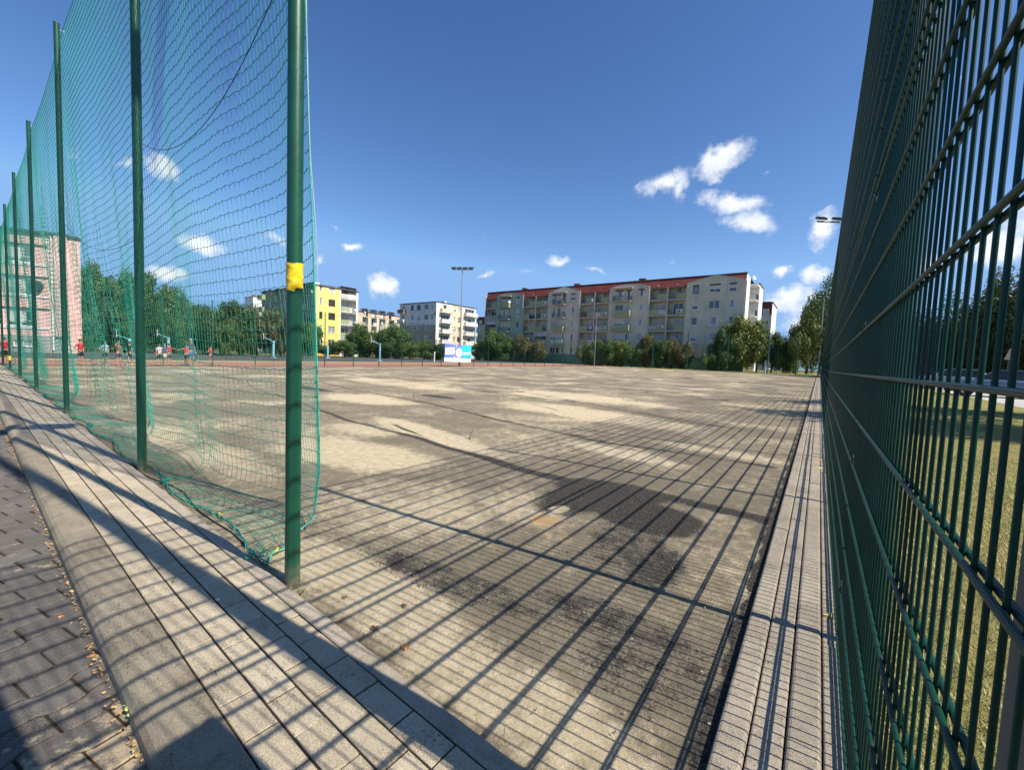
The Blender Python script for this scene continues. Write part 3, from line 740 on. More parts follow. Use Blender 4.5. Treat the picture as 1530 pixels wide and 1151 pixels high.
def mast(x,y,rz,label,n=3,hx=0.,hh=10.5):
    t=thing('floodlight_mast',label,'floodlight mast',(x,y,g(x,y)),rz,'floodlight masts round the field')
    put('pole',MM,t); b=put('crossbar',BAR,t,(hx,0,hh))
    for k in range(n):
        o=put('floodlight',FL,t,(hx-.95+k*(1.9/(n-1)),-.05,hh+.18)); o.rotation_euler=(R(28),0,0)
MM0,MM=MM,mast_mesh(10.5,.078,.045,'mast_grey'); mast(.372,1.075,R(60),'thick grey floodlight mast standing just behind the nearest end of the right fence',4); MM=MM0
mast(.55,32.3,R(35),'tall floodlight mast with three lamps rising behind the right mesh fence',3,-.38,10.0)
x,y=-.12,69.3; mast(x,y,R(40),'slim grey floodlight mast at the far right corner of the field',3)
x,y=on_x(888,-32.3); mast(x,y,R(10),'grey floodlight mast at the far corner in front of the long apartment block',3)
x,y=on_x(687,-32.0); mast(x,y,R(28),'tall grey floodlight mast beside the blue banner',4,0.,10.5)
mast(-32.6,1.35,R(-30),'floodlight mast at the left edge, only the tips of its lamps in view',3)
# white camera box on the far mast
mb=MB(); mb.box(-.18,.18,-.12,.12,-.11,.11); mb.tube([(0,.1,0),(0,.35,0)],.03,6); o=mb.build('junction_box',MT['white'],None,(-.12,69.0,6.3)); tag(o,'small white box fixed high on the far right mast','box')

# panel and pole added out of view to throw the shadows at lower left
def board():
    t=thing('shadow_board','added unseen grey panel with tall pole, lawn side of the fence, casting shadow only','board',(.55,.42,0),0)
    mb=MB(); mb.box(-.02,.02,-.30,.30,.9,2.30); mb.build('panel',MT['metal_sheet'],t)
    mb=MB(); mb.tube([(.04,.28,-.1),(.04,.28,2.35)],.025,8); mb.build('post',MT['galv'],t)
    mb=MB(); mb.tube([(.06,-.10,-.1),(.06,-.10,2.),(.06,-.10,5.2)],[.078,.075,.06],12); mb.build('pole',MT['galv'],t)
board()

# tall green goal-end posts
for i,px in enumerate((974,1026,1086,1146,1189)):
    x,y=on_y(px,70.0); z=ztop(px,496.5,x,y)-g(x,y)
    mb=MB(); mb.tube([(0,0,-.1),(0,0,z)],.065,10); mb.tube([(0,0,z),(0,0,z+.02)],.075,10)
    t=mb.build('goal_net_post',MT['green_paint'],None,(x,y,g(x,y)))
    tag(t,['leftmost tall green post on the far field edge','second tall green post from the left on the far field edge','tall green post in front of the left side of the big leafy tree','tall green post right of the big leafy tree by the gable','rightmost tall green post on the far field edge'][i],'post','tall green posts behind the far goal')

# ------------------------------------------------------------ banner
def banner():
    x0,y0=on_x(663.7,-31.1); x1,y1=on_x(703.2,-31.1)
    zt=ztop(663.7,514.3,x0,y0); zb=ztop(663.7,540.6,x0,y0); zt2=ztop(703,516,x1,y1); 
    W=y1-y0; H=zt-zb
    t=thing('banner','blue and cyan advertising banner with white panels hung on the far fence','banner',(-31.06,y0,zb),0)
    def P(u,v): return (0,u*W,v*H)
    def quad(mb,pts,d,mi): mb.add([(d,)+P(u,v)[1:] for u,v in pts],[tuple(range(len(pts)))],mi)
    sheetm=MB(); n=14
    vs=[];fs=[]
    for i in range(n+1):
        for j in range(5): vs.append((.006*math.sin(i*1.3+j),i/n*W,j/4*H))
    for i in range(n):
        for j in range(4): fs.append((i*5+j,(i+1)*5+j,(i+1)*5+j+1,i*5+j+1))
    sheetm.add(vs,fs,0,True); sheetm.build('banner_sheet',simple('banner_white',(.80,.82,.83),.5,0,.03,1),t)
    MB_=MB(); d=.016
    quad(MB_,[(0,.24),(.66,.24),(.62,1),(0,1)],d,0)          # violet blue field
    quad(MB_,[(.66,.24),(1,.24),(1,1),(.62,1)],d,1)          # cyan field
    quad(MB_,[(.02,.40),(.36,.47),(.36,.86),(.02,.80)],d+.006,2)   # white text card
    quad(MB_,[(.69,.44),(.98,.50),(.98,.62),(.69,.58)],d+.006,2)
    quad(MB_,[(.66,.24),(1,.24),(1,.31),(.66,.30)],d+.006,3)
    quad(MB_,[(.78,.66),(.84,.66),(.81,.72)],d+.012,4)
    c=(.52,.55)
    def disc(rx,ry,dd,mi,cx=c[0],cy=c[1]): MB_.add([(dd,)+P(cx+rx*math.cos(a*math.pi/10),cy+ry*math.sin(a*math.pi/10))[1:] for a in range(20)],[tuple(range(20))],mi)
    disc(.13,.30,d+.008,5); disc(.105,.25,d+.012,2); disc(.055,.12,d+.016,6); disc(.02,.05,d+.02,7,.53,.52)
    for cx,cy in ((.42,.92),(.35,.30),(.44,.66)): disc(.018,.045,d+.006,2,cx,cy)
    # rows of illegible lettering: small strokes as they read at this distance
    rr=random.Random(5)
    for row,(u0,u1,v,h,sl) in enumerate(((.10,.31,.70,.07,.03),(.07,.33,.56,.06,.03),(.74,.95,.55,.035,.05))):
        u=u0
        while u<u1:
            w=rr.uniform(.012,.03); vv=v+(u-u0)*sl*3
            quad(MB_,[(u,vv-h/2),(u+w,vv-h/2),(u+w,vv+h/2),(u,vv+h/2)],d+.012,rr.choice([4,7])); u+=w+.012
    for u in (.06,.18,.31,.44,.60,.72,.86): disc(.022,.035,d+.002,rr.choice([4,7,1]),u,.12)
    MB_.build('print',[simple('print_violet',(.14,.20,.78),.5,0,.12,1),simple('print_cyan',(.02,.58,.82),.5,0,.15,1),simple('print_white',(.8,.82,.8),.5,0,.03),simple('print_deep_blue',(.02,.25,.42),.5),simple('print_navy',(.10,.10,.28),.5),simple('print_pale_blue',(.45,.50,.80),.5),simple('print_pink',(.75,.45,.65),.5),simple('print_olive',(.30,.33,.30),.5)],t)
banner()

# ------------------------------------------------------------ buildings
WCACHE={}
def win_mesh(w,h,kind):
    k=(round(w,2),round(h,2),kind)
    if k in WCACHE: return WCACHE[k]
    f=.07 if kind!='school' else .13; mb=MB(); d0,d1=.10,.17
    mb.box(0,w,d0,d1,0,f); mb.box(0,w,d0,d1,h-f,h); mb.box(0,f,d0,d1,f,h-f); mb.box(w-f,w,d0,d1,f,h-f)
    if w>1.3:
        nm=2 if w>2.2 else 1
        for q in range(nm):
            u=w*(q+1)/(nm+1); mb.box(u-.04,u+.04,d0+.002,d1-.002,f,h-f)
    if kind=='school': mb.box(f,w-f,d0+.003,d1-.003,h*.34,h*.34+.06)
    mb.box(-.05,w+.05,-.06,d0,-.05,-.002)
    fm=MT['brown_frame'] if kind=='brown' else MT['white_frame']
    fr=mb.mesh('window',fm)
    mp=MB(); mp.add([(f,d1-.02,f),(w-f,d1-.02,f),(w-f,d1-.02,h-f),(f,d1-.02,h-f)],[(0,1,2,3)],0)
    # curtains / blinds behind part of the panes
    if kind=='blind': mp.add([(f,d1-.03,h*.35),(w-f,d1-.03,h*.35),(w-f,d1-.03,h-f),(f,d1-.03,h-f)],[(0,1,2,3)],1)
    if kind=='school': mp.add([(f,d1-.03,h*.25),(w*.7,d1-.03,h*.25),(w*.7,d1-.03,h-f),(f,d1-.03,h-f)],[(0,1,2,3)],1)
    if kind=='curt': mp.add([(f,d1-.03,f),(w*.38,d1-.03,f),(w*.34,d1-.03,h-f),(f,d1-.03,h-f)],[(0,1,2,3)],1); mp.add([(w*.66,d1-.03,f),(w-f,d1-.03,f),(w-f,d1-.03,h-f),(w*.7,d1-.03,h-f)],[(0,1,2,3)],1)
    pn=mp.mesh('pane',[MT['glass'],MT['curtain']])
    WCACHE[k]=(fr,pn); return WCACHE[k]
def add_window(root,O,th,u,n,z,w,h,kind):
    fr,pn=win_mesh(w,h,kind); c,s=math.cos(th),math.sin(th)
    loc=(O[0]+u*c-n*s, O[1]+u*s+n*c, O[2]+z)
    f=put('window',fr,root,loc,th); put('pane',pn,f)
BR=random.Random(21)
def wall_grid(mb,u0,u1,z0,z1,holes,n=0.,mi_f=None,depth=.18):
    us=sorted(set([u0,u1]+[min(max(v,u0),u1) for h in holes for v in (h[0],h[1])])); zs=sorted(set([z0,z1]+[min(max(v,z0),z1) for h in holes for v in (h[2],h[3])]))
    for i in range(len(us)-1):
        for j in range(len(zs)-1):
            cu,cz=(us[i]+us[i+1])/2,(zs[j]+zs[j+1])/2
            if any(h[0]<cu<h[1] and h[2]<cz<h[3] for h in holes): continue
            mi=mi_f(cu,cz) if mi_f else 0
            mb.add([(us[i],n,zs[j]),(us[i+1],n,zs[j]),(us[i+1],n,zs[j+1]),(us[i],n,zs[j+1])],[(0,1,2,3)],mi)
    for a,b,c,d in [h[:4] for h in holes]:
        dd=depth if len(holes[0])<5 else depth
        mb.add([(a,n,c),(b,n,c),(b,n+dd,c),(a,n+dd,c)],[(0,1,2,3)]); mb.add([(a,n,d),(b,n,d),(b,n+dd,d),(a,n+dd,d)],[(3,2,1,0)])
        mb.add([(a,n,c),(a,n,d),(a,n+dd,d),(a,n+dd,c)],[(3,2,1,0)]); mb.add([(b,n,c),(b,n,d),(b,n+dd,d),(b,n+dd,c)],[(0,1,2,3)])
def loggia_back(root,O,th,u0,u1,z0,z1,dp,mats,slot=0,bal='bal_green'):
    """recessed balcony bay between u0,u1: back wall with door+window, ceiling/floor, balustrade"""
    mb=MB(); w=u1-u0
    dw=min(w*.62,2.0); du=u0+w*.2; holes=[(du,du+dw,z0+.15,z0+2.25)]
    wall_grid(mb,u0,u1,z0,z1,holes,dp,None,.12)
    mb.add([(u0,0,z0),(u1,0,z0),(u1,dp,z0),(u0,dp,z0)],[(0,1,2,3)]); mb.add([(u0,0,z1),(u1,0,z1),(u1,dp,z1),(u0,dp,z1)],[(3,2,1,0)])
    mb.add([(u0,0,z0),(u0,dp,z0),(u0,dp,z1),(u0,0,z1)],[(0,1,2,3)]); mb.add([(u1,0,z0),(u1,dp,z0),(u1,dp,z1),(u1,0,z1)],[(3,2,1,0)])
    mb.build('balcony_recess',mats,root,O,th)
    add_window(root,O,th,du,dp-.08,z0+.15,dw,2.1,BR.choice(['curt','plain','curt','blind']))
    # balustrade
    mb=MB(); b=BR.random(); split=u0+w*BR.uniform(.5,.62)
    rev=BR.random()<.5
    s0,s1=(u0+.04,split) if not rev else (u1-(split-u0),u1-.04)
    r0,r1=(split,u1-.04) if not rev else (u0+.04,u1-(split-u0))
    mb.box(s0,s1,-.05,.03,z0+.08,z0+1.08,0)
    mb.box(u0,u1,-.08,.0-.003,z0-.14,z0+.02,2)
    for q in range(int((r1-r0)/.13)+1):
        u=r0+q*.13; mb.box(u-.012,u+.012,-.03,-.006,z0+.05,z0+1.02,1)
    mb.box(r0,r1,-.035,-.0,z0+1.02,z0+1.07,1)
    if BR.random()<.3: mb.box(r0,r1,-.02,.0,z0+.1,z0+1.0,3)
    mb.build('balustrade',[MT[bal],MT['dark_metal'],MT['metal_sheet'],MT[BR.choice(['bal_rust','bal_white','curtain'])]],root,O,th)
    q=BR.random(); c,s=math.cos(th),math.sin(th)
    def L(u,n,z): return (O[0]+u*c-n*s,O[1]+u*s+n*c,O[2]+z)
    if q<.22:
        mb=MB(); mb.box(-.4,.4,-.30,0,-.28,.28); mb.tube([(-.12,-.301,0),(-.12,-.315,0)],.2,14,1); mb.build('air_conditioner',[MT['ac_white'],MT['dark_metal']],root,L(u1-.7,-.06,z0+.6),th)
    elif q<.36:
        dish(root,L(u0+.6,-.25,z0+1.3),th+BR.uniform(-.5,.5))
    elif q<.50:
        mb=MB(); mb.box(u0+.05,u1-.05,-.04,0.0,z1-.9,z1-.05); mb.build('roller_blind',MT['awning'],root,O,th)
def dish(root,loc,th):
    mb=MB(); vs=[(0,-.0,0)];fs=[]
    for j in range(1,5):
        r=.40*j/4
        for k in range(14): a=2*math.pi*k/14; vs.append((r*math.cos(a),-.10*(j/4)**2-.0,r*math.sin(a)))
    for k in range(14): fs.append((0,1+k,1+(k+1)%14))
    for j in range(3):
        for k in range(14): fs.append((1+j*14+k,1+(j+1)*14+k,1+(j+1)*14+(k+1)%14,1+j*14+(k+1)%14))
    mb.add(vs,fs,0,True); mb.tube([(0,0,0),(0,.12,-.3)],.02,5); mb.tube([(0,-.05,-.38),(0,-.40,-.05)],.012,4)
    o=mb.build('satellite_dish',MT['white'],root,loc,th); o.rotation_euler=(R(-15),0,th)
def out_balcony(root,O,th,u0,u1,z0,bal='bal_green',dp=1.0,rail=False):
    mb=MB(); mb.box(u0-.1,u1+.1,-dp-.05,-.002,z0-.12,z0+.02,2)
    if not rail:
        mb.box(u0,u1,-dp,-dp+.06,z0+.12,z0+1.05,0)
        mb.box(u0,u0+.05,-dp+.062,-.004,z0+.12,z0+1.05,0); mb.box(u1-.05,u1,-dp+.062,-.004,z0+.12,z0+1.05,0)
    else:
        k=u0
        while k<u1: mb.box(k,k+.025,-dp,-dp+.025,z0+.02,z0+1.0,1); k+=.13
        for uu in (u0,u1-.03):
            q=0
            while q<dp-.1: mb.box(uu,uu+.025,-q-.04,-q-.015,z0+.02,z0+1.0,1); q+=.13
        mb.box(u0,u1,-dp-.005,-dp+.035,z0+1.0,z0+1.05,1)
    mb.build('balcony',[MT[bal],MT['dark_metal'],MT['metal_sheet']],root,O,th)

def main_block():
    Y=81.; zg=g(0,Y)
    x_of=lambda px: on_y(px,Y)[0]
    X0=x_of(723.5); X1=x_of(1105.5); Wd=X1-X0
    U=lambda px: x_of(px)-X0
    root=thing('apartment_building','long five-storey grey-beige apartment block with red mansard roof and gabled bays','building',(X0,Y,zg))
    O=(0,0,0); fl=[1.30+2.88*i for i in range(5)]   # floor levels above local ground
    eave=15.0; top=16.75; Dp=12.
    mats=[MT['w_grey'],MT['w_green'],MT['w_plinth']]
    sec=[('L',723.5,739.6),('S4',739.6,779),('L',779,797.5),('L',797.5,815.5),('S3',815.5,862.5),('L',863,884.5),('L',884.5,906),('S2',906,964),('L',965,991.5),('L',991.5,1018.5),('S1',1019,1105.5)]
    mb=MB()
    for kind,a,b in sec:
        u0,u1=U(a),U(b)
        if kind=='L':
            hs=[]
            for k,z in enumerate(fl):
                z1=z+2.62 if k<4 else eave-.12
                if k==0: continue
                hs.append((u0+.12,u1-.12,z,z1))
            # ground floor window
            gw=(u0+.9,u1-.9 if u1-u0>3 else u1-.6,fl[0]+.9,fl[0]+2.3); 
            mb2=hs+[gw]
            wall_grid(mb,u0,u1,0,eave,mb2,0,lambda cu,cz:2 if cz<1.25 else 0,.14)
            for h in hs: loggia_back(root,O,0,h[0],h[1],h[2],h[3],1.25,[MT['w_grey']])
            add_window(root,O,0,gw[0],-.02,gw[2],gw[1]-gw[0],gw[3]-gw[2],'curt')
            # pier between
            mb.box(u0-.13,u0+.11,-.16,-.003,0,eave,0)
        else:
            green=kind=='S4'
            hs=[];bal=[]
            if kind=='S1': cols=[(1028.3,1037.2,'w'),(1052.8,1069,'w'),(1081.5,1092.5,'w')]
            elif kind=='S2': cols=[(914.5,927,'w'),(929.5,938.,'d'),(948,957.2,'w')]
            elif kind=='S3': cols=[(820.8,828.5,'w'),(829.5,834.5,'d'),(836.5,841.5,'w'),(848.8,855.8,'w')]
            else: cols=[(746.5,754.5,'w'),(756.0,760.3,'d'),(768.6,773.6,'w')]
            for k,z in enumerate(fl):
                for (pa,pb,t) in cols:
                    ua,ub=U(pa),U(pb)
                    if k==0 and kind=='S1' and pa<1040: continue
                    za,zb=(z+.85,z+2.30) if t=='w' else (z+.12,z+2.30)
                    if k==0 and t=='d': za=z+.85
                    hs.append((ua,ub,za,zb))
            wall_grid(mb,u0,u1,0,eave+.5,hs,-.12,lambda cu,cz:(2 if cz<1.25 else (1 if green else 0)),.14)
            mb.add([(u0,-.12,0),(u0,1,0),(u0,1,eave+.5),(u0,-.12,eave+.5)],[(3,2,1,0)],1 if green else 0); mb.add([(u1,-.12,0),(u1,1,0),(u1,1,eave+.5),(u1,-.12,eave+.5)],[(0,1,2,3)],1 if green else 0)
            for h in hs: add_window(root,O,0,h[0],-.14,h[2],h[1]-h[0],h[3]-h[2],BR.choice(['curt','blind','plain','brown' if kind=='S1' and BR.random()<.5 else 'curt']))
            bc={'S2':(913.5,939),'S3':(825,842),'S4':(745.5,761)}.get(kind)
            if bc:
                for k in range(1,5): out_balcony(root,(0,-.12,0),0,U(bc[0]),U(bc[1]),fl[k],BR.choice(['bal_green','bal_green','bal_teal','bal_green']),1.0,rail=BR.random()<.35)
                mb3=MB(); mb3.box(U(bc[0])-.3,U(bc[1])+.3,-1.1,-.13,fl[4]+2.45,fl[4]+2.56); mb3.build('canopy',MT['metal_sheet'],root)
                dish(root,(U(bc[1])+.2,-.9,fl[4]+1.2),.3) if kind=='S4' else None
            # pediment closing the roof band
            e=eave+.5; n=32; pk=top-.12 if kind in('S1','S3') else top-.75
            um=(u0+u1)/2 if kind!='S1' else U(1061)
            tops=[]
            for i in range(n+1):
                u=u0+(u1-u0)*i/n
                if kind in('S1','S3'):
                    z=e+(pk-e)*((u-u0)/(um-u0) if u<um else (u1-u)/(u1-um))
                else: z=e+(pk-e)*min(1,1.25*math.sin(math.pi*i/n))**.8
                tops.append((u,z))
            vs=[(u,-.12,e) for u,z in tops]+[(u,-.12,z) for u,z in tops]
            mb.add(vs,[(i,i+1,n+2+i,n+1+i) for i in range(n)],1 if green else 0)
            vs=[(u,-.2,z) for u,z in tops]+[(u,.9,z) for u,z in tops]+[(u,-.2,z+.08) for u,z in tops]+[(u,.9,z+.08) for u,z in tops]
            m=n+1; mc=MB(); mc.add(vs,[(i,i+1,m+i+1,m+i) for i in range(n)]+[(2*m+i,3*m+i,3*m+i+1,2*m+i+1) for i in range(n)]+[(i,2*m+i,2*m+i+1,i+1) for i in range(n)]); mc.build('cornice',MT['metal_sheet'],root)
    # back, left side
    mb.add([(0,Dp,0),(Wd,Dp,0),(Wd,Dp,eave),(0,Dp,eave)],[(3,2,1,0)]); mb.add([(0,0,0),(0,Dp,0),(0,Dp,eave+1.),(0,0,eave+1.)],[(3,2,1,0)])
    mb.build('wall',mats,root)
    # roof band
    mr=MB()
    mr.add([(-.1,-.10,eave),(Wd+.02,-.10,eave),(Wd+.02,.75,top),(-.1,.75,top)],[(0,1,2,3)],0)
    mr.add([(-.1,-.10,eave-.14),(Wd+.02,-.10,eave-.14),(Wd+.02,-.10,eave),(-.1,-.10,eave)],[(0,1,2,3)],1)
    mr.add([(-.1,.75,top),(Wd+.02,.75,top),(Wd+.02,Dp,top-.3),(-.1,Dp,top-.3)],[(0,1,2,3)],1)
    mr.box(-.15,Wd+.1,.62,.85,top-.03,top+.12,1)
    mr.add([(-.1,-.10,eave),(-.1,.75,top),(-.1,Dp,top-.3),(-.1,Dp,eave)],[(0,1,2,3)],0)
    rf=mr.build('roof',[MT['roof_red'],MT['roof_dark']],root)
    for px in (779,856,952): 
        mc=MB(); u=on_y(px,Y+3)[0]-X0; mc.box(u-.6,u+.6,3,3.9,top-.3,top+.85); mc.box(u-.7,u+.7,2.9,4,top+.85,top+.97); mc.build('chimney',MT['brick'],rf)
    mc=MB(); u=on_y(1065,Y+3)[0]-X0; mc.box(u-2.5,u+2.5,2.6,4,top-.3,top+.35); mc.box(u-2.7,u+2.7,2.5,4.1,top+.35,top+.5); mc.build('roof_hatch',MT['roof_dark'],rf)
    for px in (792,818,860,976,1004):
        mc=MB(); u=U(px); mc.box(u-.12,u+.12,.1,.5,eave+.35,eave+.62); mc.build('roof_vent',MT['white'],rf)
    # downpipes
    for px in (723.8,779.3,862.7,964.5):
        mc=MB(); mc.tube([(U(px),-.32,.2),(U(px),-.32,eave)],.06,6); mc.build('downpipe',MT['metal_sheet'],root)
    # gable end facing +x : white render, balcony column, projecting rear part
    mg=MB(); W1=5.; 
    gx=Wd
    mg.add([(gx,0,0),(gx,W1,0),(gx,W1,top-.1),(gx,.75,top+.05),(gx,0,eave+.3)],[(0,1,2,3,4)])
    mg.add([(gx,W1,0),(gx-1.6,W1,0),(gx-1.6,W1,top-.1),(gx,W1,top-.1)],[(0,1,2,3)])
    mg.add([(gx-1.6,W1,0),(gx-1.6,W1+3.,0),(gx-1.6,W1+3.,top-.1),(gx-1.6,W1,top-.1)],[(0,1,2,3)])
    mg.box(gx-1.6,gx+1.2,W1+3.,W1+8.5,0,top-.9); mg.box(gx-1.7,gx+1.3,W1+2.9,W1+8.6,top-.9,top-.65,1)
    mg.add([(gx,-.0,0),(gx-.5,-.12,0),(gx-.5,-.12,eave),(gx,0,eave)],[(0,1,2,3)])
    mg.build('gable_wall',[MT['w_white'],MT['roof_dark']],root)
    for k in range(1,5):
        mc=MB(); z=fl[k]; u0=gx-1.55; mc.box(u0,gx+1.1,W1+.1,W1+2.95,z-.12,z+.02,0)
        q=W1+.15
        while q<W1+2.9: mc.box(gx+1.03,gx+1.055,q,q+.025,z+.02,z+1.0,1); q+=.14
        q=u0+1.6
        while q<gx+1.05: mc.box(q,q+.025,W1+.12,W1+.145,z+.02,z+1.0,1); q+=.14
        mc.box(gx+1.02,gx+1.07,W1+.1,W1+2.95,z+1.0,z+1.05,1); mc.box(u0+1.6,gx+1.07,W1+.1,W1+.16,z+1.0,z+1.05,1)
        if k==4: mc.box(u0,gx+1.2,W1+.1,W1+2.95,z+2.55,z+2.75,0)
        mc.build('balcony',[MT['w_white'],MT['dark_metal']],root)
        add_window(root,(gx-1.6,0,0),R(90),W1+.8,.02,z+.1,1.4,2.1,'plain')
    dish(root,(gx+.3,W1+2,top+.2),R(60))
main_block()

def block(name,label,ox,oy,facades,H,roofmat='roof_dark',storeys=5,fh=2.88,z0=1.3,cat='building',Wd=None,Dp=None,th0=0,parapet=.9,roof_over=.15,group=None):
    """axis block; front facade (facing -y) width Wd, side facade (facing +x) depth Dp starting at its right end. facades: dict front/side -> list of column specs"""
    zg=g(ox,oy); root=thing(name,label,cat,(ox,oy,zg),th0,group)
    for fc,(cols,wm,Wf) in facades.items():
        O,th=((0,0,0),0) if fc=='front' else ((Wd,0,0),R(90))
        mb=MB(); holes=[]; mats=[MT[m] for m in wm]
        fl=[z0+fh*i for i in range(storeys)]
        for c in cols:
            k,u0,u1=c[0],c[1],c[2]
            if k=='w':
                for z in fl: holes.append((u0,u1,z+.85,z+2.25)); add_window(root,O,th,u0,-.02,z+.85,u1-u0,1.4,BR.choice(['curt','plain','blind','curt','brown']))
            elif k=='l':
                for i,z in enumerate(fl):
                    if i==0 and storeys>3: continue
                    holes.append((u0,u1,z,z+2.62)); loggia_back(root,O,th,u0,u1,z,z+2.62,1.3,[MT[c[3]]],bal=BR.choice(c[4]))
            elif k=='b':
                for i,z in enumerate(fl):
                    holes.append((u0+.5,u1-.5,z+.12,z+2.25)); add_window(root,O,th,u0+.5,-.02,z+.12,u1-u0-1,2.13,BR.choice(['curt','plain']))
                    if i: out_balcony(root,O,th,u0,u1,z,BR.choice(c[4]),1.1)
        zones=[c for c in cols if c[0]=='z']
        def mi(cu,cz):
            for zc in zones:
                if zc[1]<cu<zc[2] and zc[3]<cz<zc[4]: return zc[5]
            return 0
        cuts=[(zc[1],zc[2],zc[3],zc[4]) for zc in zones]
        # grid must also break at zone borders
        us=sorted(set([0,Wf]+[v for h in holes+cuts for v in h[:2]])); zs=sorted(set([0,H]+[v for h in holes+cuts for v in h[2:4]]))
        for i in range(len(us)-1):
            for j in range(len(zs)-1):
                cu,cz=(us[i]+us[i+1])/2,(zs[j]+zs[j+1])/2
                if any(h[0]<cu<h[1] and h[2]<cz<h[3] for h in holes) or cz>H or cu>Wf: continue
                mb.add([(us[i],0,zs[j]),(us[i+1],0,zs[j]),(us[i+1],0,zs[j+1]),(us[i],0,zs[j+1])],[(0,1,2,3)],mi(cu,cz))
        for h in holes: wall_grid(mb,h[0],h[1],h[2],h[3],[h],0,None,.14)
        mb.build('wall',mats,root,O,th)
    mb=MB(); mb.add([(0,0,0),(0,Dp,0),(0,Dp,H),(0,0,H)],[(3,2,1,0)]); mb.add([(0,Dp,0),(Wd,Dp,0),(Wd,Dp,H),(0,Dp,H)],[(3,2,1,0)])
    if 'side' not in facades: mb.add([(Wd,0,0),(Wd,Dp,0),(Wd,Dp,H),(Wd,0,H)],[(0,1,2,3)])
    mb.build('rear_wall',MT[list(facades.values())[0][1][0]],root)
    mr=MB(); mr.box(-roof_over,Wd+roof_over,-roof_over,Dp+roof_over,H+.002,H+.18,0); mr.box(.4,Wd-.4,.4,Dp-.4,H+.18,H+.35,0)
    rf=mr.build('roof',MT[roofmat],root)
    for q in range(3):
        mc=MB(); u=Wd*(.2+.28*q); mc.box(u-.7,u+.7,Dp*.35,Dp*.35+1,H+.3,H+1.2); mc.build('chimney',MT['w_lgrey' if q else 'brick'],rf)
    return root
# yellow / olive building on the left
Ys=47.3; Xr=-86.; 
xl=on_y(391,Ys)[0]; Wf=Xr-xl; y_end=on_x(534,Xr)[1]; Dd=y_end-Ys
uy=lambda px: on_x(px,Xr)[1]-Ys
ux=lambda px: on_y(px,Ys)[0]-xl
H1=ztop(470,426,Xr,Ys)-g(Xr,Ys)
block('apartment_building','yellow five-storey apartment building with an olive green shaded side, left of the banner',xl,Ys,
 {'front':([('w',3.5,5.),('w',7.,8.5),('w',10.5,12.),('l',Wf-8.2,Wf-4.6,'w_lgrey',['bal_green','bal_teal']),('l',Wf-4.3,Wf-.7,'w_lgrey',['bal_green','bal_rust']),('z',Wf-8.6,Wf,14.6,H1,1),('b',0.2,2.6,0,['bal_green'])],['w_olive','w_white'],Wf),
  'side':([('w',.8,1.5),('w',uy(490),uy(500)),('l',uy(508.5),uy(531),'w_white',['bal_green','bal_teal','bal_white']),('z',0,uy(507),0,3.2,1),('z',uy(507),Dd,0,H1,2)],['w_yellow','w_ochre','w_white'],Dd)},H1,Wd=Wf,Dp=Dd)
# white-grey-brown building behind the mast
Xr=-86.9;Ys=82.8; xl=on_y(596,Ys)[0]; Wf=Xr-xl; Dd=on_x(709,Xr)[1]-Ys
uy=lambda px: on_x(px,Xr)[1]-Ys
H2=ztop(652,451.5,Xr,Ys)-g(Xr,Ys)
block('apartment_building','white and grey-brown apartment building right behind the banner mast',xl,Ys,
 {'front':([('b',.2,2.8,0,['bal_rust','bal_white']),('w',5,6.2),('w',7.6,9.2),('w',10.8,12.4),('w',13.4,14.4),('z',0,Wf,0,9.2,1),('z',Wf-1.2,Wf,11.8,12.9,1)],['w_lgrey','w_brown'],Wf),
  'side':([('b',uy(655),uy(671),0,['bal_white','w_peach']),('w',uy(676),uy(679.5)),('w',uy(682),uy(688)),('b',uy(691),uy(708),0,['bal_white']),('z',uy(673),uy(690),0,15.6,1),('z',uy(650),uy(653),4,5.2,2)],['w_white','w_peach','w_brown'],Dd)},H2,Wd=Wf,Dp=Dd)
# pale building between them, far
Xr=-124.;Ys=82.7; Dd=on_x(598,Xr)[1]-Ys
uy=lambda px: on_x(px,Xr)[1]-Ys
H3=ztop(531,465.5,Xr,Ys)-g(Xr,Ys)
block('apartment_building','distant cream apartment block with salmon roof band between the yellow and white buildings',Xr-30,Ys,
 {'front':([('w',4+5*i,6+5*i) for i in range(5)],['w_cream'],30.),
  'side':([('l',uy(541+13*i),uy(549+13*i),'w_white',['bal_white','bal_green']) for i in range(4)]+[('z',0,Dd,H3-1.5,H3,1)],['w_cream','w_salmon'],Dd)},H3,Wd=30.,Dp=Dd)
x,y=at_d(366,150); x2,y2=at_d(393,150); H4=ztop(366,445,x,y)-g(x,y)
block('apartment_building','small far white building with red-brown roof just above the trees left of the olive side',x,y,
 {'front':([('w',1,2.4),('w',3.6,5.)],['w_white'],6.5)},H4,'brick',Wd=6.5,Dp=6)
# blocks behind the long one
Yb=121.; xr=on_y(1147,Yb)[0]; H5=ztop(1147,452.5,xr,Yb)-g(xr,Yb)
block('apartment_building','second red-roofed block peeking out right behind the white gable end',xr-30,Yb,
 {'front':([('w',30-3.5*i-2,30-3.5*i-.6) for i in range(8)]+[('z',0,30,13.6,H5,1)],['w_grey','roof_red'],30.),'side':([('w',4,5.5)],['w_white'],12)},H5,Wd=30,Dp=12)
Yb=128.; x0_=on_y(711,Yb)[0]; H6=ztop(712,475,x0_,Yb)-g(x0_,Yb)
block('apartment_building','far pale green block with a red roof band just left of the long block',x0_,Yb,
 {'front':([('w',1+3.2*i,2.6+3.2*i) for i in range(8)]+[('z',0,30,13.3,H6,1)],['w_green','roof_red'],30.)},H6,Wd=30,Dp=12)
